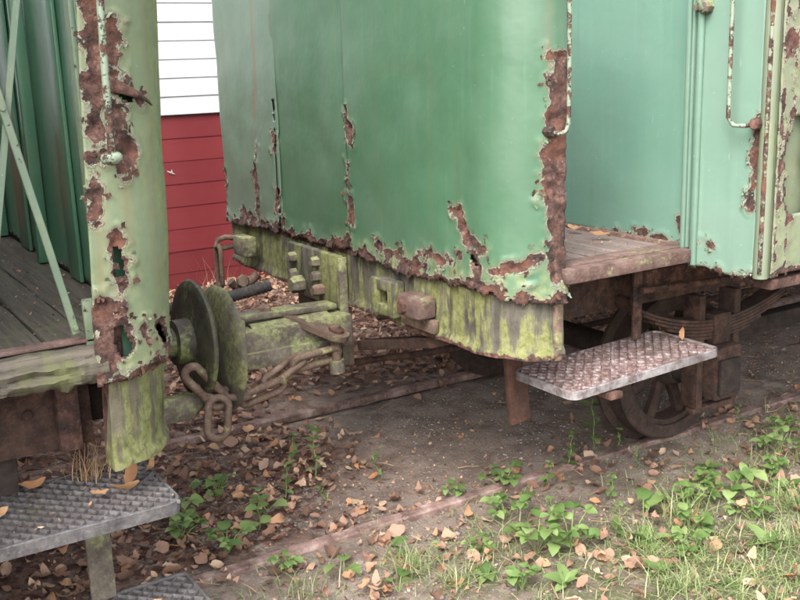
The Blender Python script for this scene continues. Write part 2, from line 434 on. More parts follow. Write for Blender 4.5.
FL = []
def flake_part(verts, faces, rust, nv0, nf0):
    if len(verts) == nv0: FL.append(None); return
    me = bpy.data.meshes.new('paint_flakes')
    me.from_pydata([tuple(v) for v in verts[nv0:]], [], [tuple(k-nv0 for k in f) for f in faces[nf0:]])
    at = me.attributes.new('rust', 'FLOAT', 'POINT'); at.data.foreach_set('value', rust[nv0:])
    FL.append(me)

def end_sheet(name, mat, parent, Xe, sg, rn, rf, t0, t1, z0, z1, off, strokes, holes=(), drips=(), zb=None, dt=.008, dz=.008, moss=None, seed=0, thick=.005, bulge=.009, nflakes=120, slant=0.0):
    nt_ = max(2, int((t1-t0)/dt)); nzv = max(2, int((z1-z0)/dz))
    verts = []; rust = []; moss_a = []; drip_a = []; hole_a = []; info = []
    for j in range(nzv+1):
        z = z0 + (z1-z0)*j/nzv
        for i in range(nt_+1):
            t = t0 + (t1-t0)*i/nt_
            n1 = nz(t*22+seed, z*22, seed, 5); n2 = nz(t*7+seed, z*7, 3+seed, 4)
            rv = 0.0
            near = [st for st in strokes if st[2] < z < st[3] and st[4] < t < st[5]]
            for st in near:
                d = seg_d((t, z), st[0])
                wv = st[1]*(1+.55*n2)
                rv = max(rv, .5 + (wv - d + n1*.024)/.06)
            edge_h = 9
            if zb:
                edge_h = z - zb(t)
                rv = max(rv, .5 + (.022 - edge_h + n1*.030 + n2*.022)/.06)
            rv = max(0, min(1, rv))
            hv = 0.0
            for h in holes:
                d = seg_d((t, z), h[0])
                if d < h[1]*2.5: hv = max(hv, h[1] + n1*.006 - d)
            dv = 0.0
            for dd in drips:
                d = seg_d((t + .01*nz(z*3, seed), z), dd[0])
                if d < dd[1]: dv = max(dv, (1-d/dd[1])*dd[2])
            P, N = end_path(t, Xe, sg, rn, rf)
            P = P + Vector((slant*(z-1.6), 0, z))
            o = off + bulge*nz(t*2.3+seed, z*2.1, 8, 3)
            o -= .0055*max(0, (rv-.5)*2) * (1+2.4*n1)
            if .2 < rv < .55: o += .007*max(0, n1+.35)*(1-abs(rv-.4)/.2)
            if zb and edge_h < .07: o += (.07-edge_h)/.07*(.010*n2 + .006)
            P = P + N*o
            verts.append(P); rust.append(rv); hole_a.append(hv); drip_a.append(dv)
            moss_a.append(moss(t, z) if moss else 0.0)
            info.append((t, z, N))
    faces = []
    W = nt_+1
    for j in range(nzv):
        for i in range(nt_):
            a = j*W+i
            q = (a, a+1, a+W+1, a+W)
            if max(hole_a[k] for k in q) > 0: continue
            if zb:
                t, z, _ = info[a]
                if z + dz*.5 < zb(t) + .012*nz(t*38, seed, 2, 5) + .010*nz(t*11, seed, 6, 3): continue
            faces.append(q)
    nv0, nf0 = len(verts), len(faces)
    # curled paint flakes, grown along the edge of the rust
    cand = [k for k in range(len(verts)) if .30 < rust[k] < .62 and hole_a[k] <= 0 and (not zb or info[k][1] > zb(info[k][0])+.004)]
    rnd = random.Random(seed*31+5)
    rnd.shuffle(cand)
    for k in cand[:int(nflakes*.4)]:
        P, N = verts[k], info[k][2]
        T = Vector((0, 0, 1)).cross(N); U = Vector((0, 0, 1))
        a = rnd.uniform(0, 2*math.pi); d1 = T*math.cos(a)+U*math.sin(a); d2 = N.cross(d1)
        L = rnd.uniform(.006, .020); Wd = rnd.uniform(.006, .018); lift = rnd.uniform(.1, .6)*L
        base = len(verts); rf_ = .40 if rnd.random() < .3 else .66
        for ii in range(4):
            f = ii/3
            for jj in range(3):
                g = (jj-1)*.5*(1-.45*f*rnd.random())
                p = P + d1*(L*f) + d2*(Wd*g*(1+.5*rnd.uniform(-1, 1))) + N*(lift*f*f + .0015) + d1*rnd.uniform(-.002, .002)
                verts.append(p); rust.append(rf_); moss_a.append(moss_a[k]); drip_a.append(0)
        for ii in range(3):
            for jj in range(2):
                b = base+ii*3+jj
                faces.append((b, b+1, b+4, b+3))
    flake_part(verts, faces, rust, nv0, nf0)
    fk = FL[-1]
    del verts[nv0:], rust[nv0:], moss_a[nv0:], drip_a[nv0:], faces[nf0:]
    me = bpy.data.meshes.new(name)
    me.from_pydata([tuple(v) for v in verts], [], faces)
    for nm, arr in (('rust', rust), ('moss', moss_a), ('drip', drip_a)):
        at = me.attributes.new(nm, 'FLOAT', 'POINT'); at.data.foreach_set('value', arr)
    bm = bmesh.new(); bm.from_mesh(me)
    bmesh.ops.delete(bm, geom=[v for v in bm.verts if not v.link_faces], context='VERTS')
    bm.to_mesh(me); bm.free()
    o = link(name, me, mat, parent, 180)
    sm = o.modifiers.new('thickness', 'SOLIDIFY'); sm.thickness = thick; sm.offset = 0
    if fk: tag(link('paint_flakes', fk, mat, o), kind='stuff')
    return o
def stroke(pts, wd):
    m = wd*2+.06
    return (pts, wd, min(p[1] for p in pts)-m, max(p[1] for p in pts)+m, min(p[0] for p in pts)-m, max(p[0] for p in pts)+m)

def end_beam(name, mat, parent, Xe, sg, rn, rf, t0, t1, z0, z1, off, thick, seed, lip=.75, slant=0.0):
    """channel-like headstock bent round the corner, with a lip along its lower edge"""
    n = int((t1-t0)/.014); prof = []
    m = 14
    verts, faces, rust = [], [], []
    for i in range(n+1):
        t = t0+(t1-t0)*i/n
        P, N = end_path(t, Xe, sg, rn, rf)
        ring = []
        zz0 = z0 + .010*nz(t*9, seed, 1, 4)
        for j in range(m+1):
            z = zz0+(z1-zz0)*j/m
            o = off + .006*nz(t*4+seed, z*5, 2, 3) + .002*nz(t*30, z*30, seed, 4)
            if j == 0: o += .010
            if j == 1: o += .009
            ring.append(P+N*o+Vector((slant*(z-1.6), 0, z)))
        ring.append(P-N*thick+Vector((slant*(z1-1.6), 0, z1)))
        ring.append(P-N*thick+Vector((slant*(zz0-1.6), 0, zz0)))
        verts += ring
        rust += [max(0, min(1, .5+(.02-(j/m)*(z1-z0))/.05 + .25*nz(t*6, j, seed, 3))) *lip if j < 3 else (.62 if j > m-2 else .1) for j in range(m+1)]+[.6, .6]
    K = m+3
    for i in range(n):
        for j in range(K):
            a = i*K+j; b = i*K+(j+1) % K
            faces.append((a, b, b+K, a+K))
    faces.append(tuple(range(K))[::-1]); faces.append(tuple(n*K+j for j in range(K)))
    me = bpy.data.meshes.new(name); me.from_pydata([tuple(v) for v in verts], [], faces)
    at = me.attributes.new('rust', 'FLOAT', 'POINT'); at.data.foreach_set('value', rust)
    o = link(name, me, mat, parent, 40)
    bm = bmesh.new(); bm.from_mesh(me); bmesh.ops.recalc_face_normals(bm, faces=bm.faces); bm.to_mesh(me); bm.free()
    return o

# ------------------------------------------------------------------ ground
NEAR_RAIL, FAR_RAIL = 2.60, 3.73
def ground_h(x, y):
    h = -.018 + .016*nz(x*1.1, y*1.1, 1, 3) + .007*nz(x*5, y*5, 2, 3) + .004*nz(x*17, y*17, 5, 3)
    if y > 4.0: h += min(1, (y-4.0)/1.5)*.07
    if y < 2.4: h += min(1, (2.4-y)/.9)*.03
    dip = min(abs(y-NEAR_RAIL), abs(y-FAR_RAIL))
    if dip < .10: h = h + ((-.021 if y < 3.2 else -.042) + .009*nz(x*3, y*3, 12, 3) - h)*(1-dip/.10)
    return min(h, -.003) if 2.45 < y < 3.9 else h
def sstep(v, a, b):
    q = max(0, min(1, (v-a)/(b-a))); return q*q*(3-2*q)
def litter_at(x, y):
    n = .25*nz(x*1.7, y*1.7, 4, 4)
    left = sstep(1.95+n-x-.45*(3.2-y)*(1 if y < 3.2 else 0), 0, .55)
    far = sstep(y+n, 3.55, 4.1)
    fore = .22*sstep(2.55-y, 0, .3)
    mid = max(left*sstep(y, 2.45, 2.8), far)
    return max(mid, fore, .35*left)
def green_at(x, y):
    n = .35*nz(x*1.3, y*1.3, 9, 4)
    return sstep(2.50 + n - y + .02*(x-1.5), 0, .75)*sstep(x, .3, 1.2)
def axis(lo, hi, st, far):
    a = [lo+(hi-lo)*i/int((hi-lo)/st) for i in range(int((hi-lo)/st)+1)]
    d = st; q = lo; pre = []
    while q > -far: d *= 1.45; q -= d; pre.append(q)
    d = st; q = hi; post = []
    while q < far: d *= 1.45; q += d; post.append(q)
    return pre[::-1]+a+post
gx, gy = axis(-.6, 5.2, .028, 400), axis(1.1, 6.6, .028, 400)
verts = [(x, y, ground_h(x, y)) for y in gy for x in gx]
W = len(gx)
faces = [(j*W+i, j*W+i+1, (j+1)*W+i+1, (j+1)*W+i) for j in range(len(gy)-1) for i in range(W-1)]
me = bpy.data.meshes.new('ground'); me.from_pydata(verts, [], faces)
for nm, fn in (('litter', litter_at), ('green', green_at)):
    at = me.attributes.new(nm, 'FLOAT', 'POINT'); at.data.foreach_set('value', [min(1, fn(v[0], v[1])) for v in verts])
g = link('ground', me, 'soil', None, 180); tag(g, kind='structure')

# rails (top at height 0)
def rail(name, y, label):
    prof = [(-.024, -.004), (-.019, .001), (.019, .001), (.024, -.004), (.024, -.028), (.008, -.036), (.008, -.09), (.045, -.10), (.045, -.11), (-.045, -.11), (-.045, -.10), (-.008, -.09), (-.008, -.036), (-.024, -.028)]
    vs, fs = [], []
    xs = [-12+i*.08 for i in range(326)]
    for x in xs:
        dy, dz = .004*nz(x*.9, y), .004*nz(x*.7, y, 3)
        for py, pz in prof: vs.append((x, y+py+dy+.0015*nz(x*9, py*50, pz*50), pz+dz-.004+.0015*nz(x*11, py*60, 4)))
    K = len(prof)
    for i in range(len(xs)-1):
        for k in range(K):
            fs.append((i*K+k, i*K+(k+1) % K, (i+1)*K+(k+1) % K, (i+1)*K+k))
    me = bpy.data.meshes.new(name); me.from_pydata(vs, [], fs)
    o = link(name, me, 'rail', None, 40); tag(o, label, 'rail')
rail('rail', NEAR_RAIL, 'rusty rail half sunk in the soil on the grassy side of the track')
rail('rail', FAR_RAIL, 'rusty rail on the shed side of the track, edged by leaf litter')

# ------------------------------------------------------------------ shed behind
shed = empty('shed', (2.5, 6.2, 0), 'long shed clad in white boards above and red boards below', 'shed')
def lap_board(name, mat, h, lap, out, L0=-7, L1=14, y=6.2):
    bm = bmesh.new()
    pr = [(0, 0), (-out, 0), (-out-.001, .004), (-.004, h+lap), (0, h+lap)]
    ends = []
    for x in (L0, L1):
        ends.append([bm.verts.new((x, y+a, b)) for a, b in pr])
    for k in range(len(pr)):
        bm.faces.new((ends[0][k], ends[0][(k+1) % len(pr)], ends[1][(k+1) % len(pr)], ends[1][k]))
    bm.faces.new(ends[0][::-1]); bm.faces.new(ends[1])
    bmesh.ops.recalc_face_normals(bm, faces=bm.faces)
    me = bpy.data.meshes.new(name); bm.to_mesh(me); bm.free()
    me.materials.append(MT[mat]); return me
rb = lap_board('red_board', 'red_board', .1445, .0, .006)
wb = lap_board('white_board', 'white_board', .1115, .0, .008)
zz = 1.175-.1455*9
for i in range(9):
    link('red_board', rb, None, shed, loc=(0, .0008*random.uniform(-1, 1), zz+i*.1455))
for i in range(19):
    link('white_board', wb, None, shed, loc=(0, -.014+.001*random.uniform(-1, 1), 1.179+i*.1135))
box('inner_wall', 'soot', shed, -7, 14, 6.203, 9.2, -.2, 3.33, 0)
bm = bmesh.new()
for a in ((-7.4, 5.75, 3.28), (14.4, 5.75, 3.28), (14.4, 7.7, 4.4), (-7.4, 7.7, 4.4), (-7.4, 9.65, 3.28), (14.4, 9.65, 3.28)): bm.verts.new(a)
bm.verts.ensure_lookup_table(); V = bm.verts
bm.faces.new((V[0], V[1], V[2], V[3])); bm.faces.new((V[3], V[2], V[5], V[4]))
ro = bmobj('roof', bm, 'roof', shed); md = ro.modifiers.new('t', 'SOLIDIFY'); md.thickness = .06
# white scuff on the red boards
bm = bmesh.new(); rr = random.Random(3)
for (x0, z0, x1, z1) in ((2.095, .832, 2.15, .806), (2.13, .838, 2.125, .812)):
    n = 7; a = Vector((x0, 0, z0)); b = Vector((x1, 0, z1)); d = (b-a).normalized(); q = Vector((-d.z, 0, d.x))
    lo, hi = [], []
    for i in range(n):
        p = a+(b-a)*(i/(n-1)); wv = .005*math.sin(math.pi*(i+.4)/n)*rr.uniform(.5, 1.2)
        lo.append(bm.verts.new((p+q*wv)+Vector((0, 6.1845, 0)))); hi.append(bm.verts.new((p-q*wv)+Vector((0, 6.1845, 0))))
    for i in range(n-1): bm.faces.new((lo[i], lo[i+1], hi[i+1], hi[i]))
bmobj('paint_scuff', bm, 'white_board', shed)

# ------------------------------------------------------------------ carriages
carR = empty('railway_carriage', (4.8, YC, 0), 'green carriage with turquoise bulkhead, rusting curved end and single step over a spoked wheel', 'carriage', 'green railway carriages coupled on the track')
carL = empty('railway_carriage', (-2.4, YC, 0), 'green carriage with lichened rusty corner, crossed gate bars and two hanging steps', 'carriage', 'green railway carriages coupled on the track')

def tread(parent, x0, x1, y0, y1, ztop, tilt, mtop, mfloor, mlat=None, *, rc=.03, skirt=.035, name='step', label=None):
    """pressed grid step: rim with rounded corners, sunk floor, raised diamond lattice"""
    cx = (x0+x1)/2
    zf = lambda x: ztop + tilt*(x-x0)/(x1-x0)
    def outline(ins):
        pts = []
        r = max(rc-ins, .004)
        for (ccx, ccy, a0) in ((x1-rc, y0+rc, -90), (x1-rc, y1-rc, 0), (x0+rc, y1-rc, 90), (x0+rc, y0+rc, 180)):
            for k in range(6):
                a = R(a0+18*k); pts.append((ccx+r*math.cos(a), ccy+r*math.sin(a)))
        return pts
    rings = []
    bm = bmesh.new()
    for ins, dz in ((.004, -skirt), (0, -skirt), (0, -.002), (.002, 0), (.008, 0), (.010, -.006)):
        rings.append([bm.verts.new((x, y, zf(x)+dz+.0012*nz(x*20, y*20, dz*90))) for x, y in outline(ins)])
    for a, b in zip(rings, rings[1:]):
        n = len(a)
        for k in range(n): bm.faces.new((a[k], a[(k+1) % n], b[(k+1) % n], b[k]))
    st = bmobj(name, bm, mtop, parent, 40)
    if label: st['label'] = label
    bm = bmesh.new()
    top = [bm.verts.new((x, y, zf(x)-.006)) for x, y in outline(.010)]
    bot = [bm.verts.new((x, y, zf(x)-.010)) for x, y in outline(.0)]
    bm.faces.new(top); bm.faces.new(bot[::-1])
    bmobj('tread_floor', bm, mfloor, st)
    bm = bmesh.new()
    dx, dy = .038, .0195
    hw_, hh = .0024, .0095
    nj = int((y1-y0)/dy)+1
    for j in range(nj):
        ya = y0+.008+j*dy
        for i in range(int((x1-x0)/dx)+2):
            xa = x0+(i+.5*(j % 2))*dx
            for sgn in (-.5, .5):
                A = Vector((xa, ya, 0)); B = Vector((xa+sgn*dx, ya+dy, 0))
                if min(A.x, B.x) < x0+.008 or max(A.x, B.x) > x1-.008 or B.y > y1-.008: continue
                d = (B-A).normalized(); q = Vector((-d.y, d.x, 0))*hw_
                za, zb_ = zf(A.x)-.0075, zf(B.x)-.0075
                wob = .0012*nz(A.x*40, A.y*40)
                vs = [bm.verts.new(A+q*1.5+Vector((0, 0, za))), bm.verts.new(A-q*1.5+Vector((0, 0, za))), bm.verts.new(B-q*1.5+Vector((0, 0, zb_))), bm.verts.new(B+q*1.5+Vector((0, 0, zb_))),
                      bm.verts.new(A+q*.6+Vector((0, 0, za+hh*.8+wob))), bm.verts.new(A-q*.6+Vector((0, 0, za+hh*.8+wob))), bm.verts.new(B-q*.6+Vector((0, 0, zb_+hh+wob))), bm.verts.new(B+q*.6+Vector((0, 0, zb_+hh+wob)))]
                for f in ((4, 5, 6, 7), (0, 1, 5, 4), (2, 3, 7, 6), (1, 2, 6, 5), (3, 0, 4, 7)): bm.faces.new([vs[k] for k in f])
    lt = bmobj('tread_lattice', bm, mlat or mtop, st)
    lt['kind'] = 'stuff'
    return st

def plank_mesh(name, L, wd, th, mat, seed):
    """one floor board, length along Y, worn edges"""
    rr = random.Random(seed); n = 26; vs, fs = [], []
    pr = [(-.5, -1), (-.5, -.12), (-.46, 0), (-.2, 0), (.2, 0), (.46, 0), (.5, -.12), (.5, -1)]
    for i in range(n+1):
        y = -L/2 + L*i/n
        for a, b in pr:
            e = .004*nz(y*6+seed, a*3, seed, 4) if abs(a) > .4 else 0
            vs.append((a*wd+e, y, b*th + (.003*nz(y*5, a*4+seed, 2, 3) if b > -.5 else 0)))
    K = len(pr)
    for i in range(n):
        for k in range(K): fs.append((i*K+k, i*K+(k+1) % K, (i+1)*K+(k+1) % K, (i+1)*K+k))
    fs.append(tuple(range(K))); fs.append(tuple(n*K+k for k in range(K))[::-1])
    me = bpy.data.meshes.new(name); me.from_pydata(vs, [], fs); me.materials.append(MT[mat])
    bm = bmesh.new(); bm.from_mesh(me); bmesh.ops.recalc_face_normals(bm, faces=bm.faces); bm.to_mesh(me); bm.free()
    for p in me.polygons: p.use_smooth = True
    me.set_sharp_from_angle(angle=R(40))
    return me

def wheelset(car, x, r=.29, y_near=2.60, y_far=3.73):
    ax = tube('axle', 'soot', car, [(x, y_near-.12, r), (x, y_far+.12, r)], .05, 16)
    for yy, s_ in ((y_near, -1), (y_far, 1)):      # s_ = outward direction
        bm = bmesh.new()
        prof = [(.045*s_, r-.055), (.045*s_, r-.008), (.040*s_, r-.001), (-.03*s_, r), (-.036*s_, r+.012), (-.042*s_, r+.028), (-.056*s_, r+.028), (-.060*s_, r+.01), (-.060*s_, r-.055), (.045*s_, r-.055)]
        lathe(bm, prof, 'Y', (x, yy, r), 64)
        wh = bmobj('wheel', bm, 'tyre', car, 35)
        bm = bmesh.new()
        lathe(bm, [(.03*s_, r-.054), (.03*s_, r-.075), (-.035*s_, r-.08), (-.045*s_, r-.054)], 'Y', (x, yy, r), 64)
        bmobj('rim', bm, 'tyre', wh, 35)
        bm = bmesh.new()
        lathe(bm, [(.07*s_, .0), (.07*s_, .062), (.04*s_, .075), (-.05*s_, .085), (-.05*s_, 0)], 'Y', (x, yy, r), 24)
        bmobj('hub', bm, 'tyre', wh, 35)
        for k in range(8):
            a = R(22+45*k)
            d = Vector((math.cos(a), 0, math.sin(a))); q = Vector((-d.z, 0, d.x))
            bm = bmesh.new(); pv = []
            for rr_, wd in ((.06, .034), (.13, .025), (r-.072, .03)):
                c_ = Vector((x, yy-.005*s_, r))+d*rr_
                pv.append([bm.verts.new(c_+q*wd*.8*u+Vector((0, v*.02, 0))) for u, v in ((-1, -.6), (-.5, -1), (.5, -1), (1, -.6), (1, .6), (.5, 1), (-.5, 1), (-1, .6))])
            for p0, p1 in zip(pv, pv[1:]):
                for m in range(8): bm.faces.new((p0[m], p0[(m+1) % 8], p1[(m+1) % 8], p1[m]))
            bmobj('spoke', bm, 'tyre', wh, 50)

def springs(car, x, yy, z_end=.60, sag=.11, half=.44):
    first = None
    for k in range(6):
        hl = half*(1-.13*k)
        bm = bmesh.new(); rows = []
        for i in range(25):
            u = -1+2*i/24; X = x+u*hl
            z = z_end - sag*(1-(u*hl/half)**2) - .0125*k
            rows.append([bm.verts.new((X, yy+a, z+b)) for a, b in ((-.036, 0), (.036, 0), (.036, -.0105), (-.036, -.0105))])
        for a, b in zip(rows, rows[1:]):
            for m in range(4): bm.faces.new((a[m], a[(m+1) % 4], b[(m+1) % 4], b[m]))
        bm.faces.new(rows[0][::-1]); bm.faces.new(rows[-1])
        o = bmobj('leaf_spring' if k == 0 else 'spring_leaf', bm, 'rust_dark', car if k == 0 else first, 40)
        if k == 0: first = o
    zc = z_end-sag
    box('spring_buckle', 'rust_dark', first, x-.045, x+.045, yy-.045, yy+.045, zc-.095, zc+.02, .006)
    for sx in (-1, 1):
        xe = x+sx*half
        tube('spring_shackle', 'rust_dark', first, [(xe, yy-.055, z_end+.005), (xe, yy+.055, z_end+.005)], .022, 14)
        box('shackle_link', 'rust_dark', first, xe-.02, xe+.02, yy-.058, yy-.044, z_end-.03, z_end+.13, .005)
    return first

def carriage(car, Xe, sg, mats):
    X = lambda u: Xe+sg*u
    ZF = .862
    def bx(name, mat, u0, u1, y0, y1, z0, z1, bev=.004, parent=car): return box(name, mat, parent, X(u0), X(u1), y0, y1, z0, z1, bev)
    # floor boards across the platform
    fl = bx('platform_floor', 'soot', .10, .70, YC-HW+.13, YC+HW-.13, ZF-.07, ZF-.04, 0)
    wd = .1075 if sg > 0 else .098
    for k in range(6):
        pm = plank_mesh('plank', 2*HW-(.10 if k > 0 else .30), wd-.006, .032, mats['plank'], k+int(Xe*10))
        p = link('plank', pm, None, fl, loc=(X(.075+wd*(k+.5)), YC, ZF+.0025*math.sin(k*2.3)))
    # solebars and cross members
    for yy in (YC-.66, YC+.66):
        sb = bx('solebar', 'rust_dark', .06, 6.2, yy-.045, yy-.030, .60, .80)
        bx('flange', 'rust_dark', .06, 6.2, yy-.0298, yy+.03, .60, .612, .002, sb)
        bx('flange', 'rust_dark', .06, 6.2, yy-.0298, yy+.03, .788, .80, .002, sb)
    for u in (.42, .72, 1.6, 2.6, 3.6, 4.8): bx('cross_member', 'soot', u-.03, u+.03, YC-.625, YC+.575, .63, .78)
    # body
    TOP = 2.95; BW = 1.33
    bx('body_floor', 'soot', .745, 6.3, YC-BW+.05, YC+BW-.05, .80, .85, 0)
    bx('bulkhead', mats['bulk'], .73, .755, YC-HW+.005, YC+HW-.005, ZF+.004, TOP, .002)
    for d in (-1, 1):
        ys = YC+d*BW
        wallp = bx('side_wall', mats['side'], 1.06 if sg > 0 and d < 0 else .755, 6.3, ys, ys-d*.03, .815, 1.86, .004)
        for u in [.80+1.1*i for i in range(6)]:
            bx('window_pillar', mats['side'], u-.04, u+.04, ys-d*.004, ys-d*.028, 1.861, 2.55, .003)
        for i in range(5):
            bx('window_pane', 'glass', .845+1.1*i, .845+1.01+1.1*i, ys-d*.014, ys-d*.018, 1.861, 2.55, 0)
        bx('cant_rail', mats['side'], .755, 6.3, ys, ys-d*.03, 2.551, TOP, .004)
    bx('end_wall', mats['side'], 6.301, 6.33, YC-BW, YC+BW, .815, TOP)
    # body roof, out of view; stops short of the platform to let skylight in
    bm = bmesh.new(); rows = []
    for u in (.66, 6.4):
        row = []
        for i in range(17):
            a = -1+2*i/16
            row.append(bm.verts.new((X(u), YC+a*1.42, TOP+.30*(1-a*a)+.004)))
        rows.append(row)
    for i in range(16): bm.faces.new((rows[0][i], rows[0][i+1], rows[1][i+1], rows[1][i]))
    rf = bmobj('roof', bm, 'roof', car, 60); md = rf.modifiers.new('t', 'SOLIDIFY'); md.thickness = .04
    bx('dash_capping', mats['trim'], -.012, .05, YC-HW+.16, YC+HW-.1, 1.985, 2.03, .008)
    bx('buffing_beam', 'soot', .10, .18, YC-.8, YC+.8, .63, .79)

# -------------------------------- right-hand carriage
carriage(carR, 1.67, 1, dict(plank='plank', bulk='turquoise_dark', side='side_paint', trim='pale_green'))
RN, RF = .16, .06
XR = 1.67
bottomR = lambda t: .803 + .008*math.sin(t*9) + (.016 if -.45 < t < .15 else 0) - .022*sstep(t, .85, 1.02)
mossR = lambda t, z: max(0, min(1, 1-(z-.80)/.10))*sstep(t, -.2, .5)
sR = [stroke(p, wv) for p, wv in [
    ([(-.995, 1.02), (-1.0, .90), (-1.0, .80)], .012),
    ([(-.617, 1.141), (-.635, 1.05)], .010), ([(-.635, 1.05), (-.639, .88), (-.60, .752)], .022),
    ([(-.80, .86), (-.66, .84), (-.55, .83)], .016),
    ([(-.43, 1.19), (-.44, 1.14)], .016), ([(-.44, .98), (-.45, .90)], .02), ([(-.40, .86), (-.42, .80)], .02), ([(-.17, .83)], .02),
    ([(.155, 1.30), (.18, 1.20)], .017), ([(.15, 1.12), (.15, 1.05)], .010), ([(.15, .99), (.17, .93)], .022), ([(.13, .86)], .025),
    ([(.801, 1.015), (.83, .955), (.86, .90), (.885, .866)], .020), ([(.795, 1.025)], .026), ([(.87, .955), (.895, .93)], .016),
    ([(.60, .882), (.70, .872), (.80, .885)], .014), ([(.30, .868), (.40, .845), (.47, .86)], .016), ([(.50, .835), (.62, .835)], .014),
    ([(.93, .872), (1.0, .885), (1.06, .90)], .014),
    ([(1.085, 1.475), (1.095, 1.38)], .006), ([(1.118, 1.44), (1.12, 1.25), (1.122, 1.05), (1.12, .88)], .042), ([(1.06, .91)], .026),
]]
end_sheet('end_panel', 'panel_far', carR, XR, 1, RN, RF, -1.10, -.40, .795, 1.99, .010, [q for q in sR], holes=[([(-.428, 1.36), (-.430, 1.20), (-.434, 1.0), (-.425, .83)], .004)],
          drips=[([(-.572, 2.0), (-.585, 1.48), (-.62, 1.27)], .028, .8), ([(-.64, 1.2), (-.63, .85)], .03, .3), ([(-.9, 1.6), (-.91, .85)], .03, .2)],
          zb=bottomR, moss=mossR, seed=1, nflakes=160)['label'] = 'grey-green end panel with painted-in sheen, rust streak and split seam'
end_sheet('end_panel', 'panel_near', carR, XR, 1, RN, RF, -.415, .155, .795, 1.99, .004, sR, drips=[([(-.40, 1.9), (-.41, .9)], .02, .25)], zb=bottomR, moss=mossR, seed=2, nflakes=110)
end_sheet('end_panel', 'panel_near', carR, XR, 1, RN, RF, .148, 1.145, .765, 1.99, .010, sR, drips=[([(1.08, 1.99), (1.09, 1.4)], .014, .4), ([(.80, 1.2), (.80, 1.0)], .03, .12), ([(.16, 1.30), (.30, 1.40), (.46, 1.45), (.60, 1.43)], .02, .10), ([(.35, 1.9), (.36, .9)], .02, .10), ([(.66, 1.7), (.67, .9)], .015, .12)],
          holes=[([(.845, .915), (.87, .885)], .004)], zb=bottomR, moss=mossR, seed=3, nflakes=420)['label'] = 'green end panel bent round the corner with jagged rust holes'
end_beam('end_beam', 'beam', carR, XR, 1, RN, RF, -1.11, 1.148, .612, .815, -.004, .07, 1)
box('kick_strip', 'iron_brown', carR, 1.822, 1.850, 2.115, 2.135, .60, .87, .004)
box('dash_backing', 'inner_green', carR, 1.722, 1.734, 2.32, 4.13, .87, 1.98, .002)  # added backing that stops sky light showing through the seam slits
box('floor_fillet', 'sill_rust', carR, 2.372, 2.392, 2.16, 4.1, .850, .873, .004)
# door post behind the rusted-away edge of the dash
box('door_post', 'rust_red', carR, 1.800, 1.828, 2.133, 2.16, .86, 1.985, .005)
# platform side sill
box('side_sill', 'sill_rust', carR, 1.84, 2.345, 2.085, 2.128, .828, .872, .008)
box('floor_strip', 'sill_rust', carR, 1.842, 2.36, 2.129, 2.20, .8665, .874, .004)
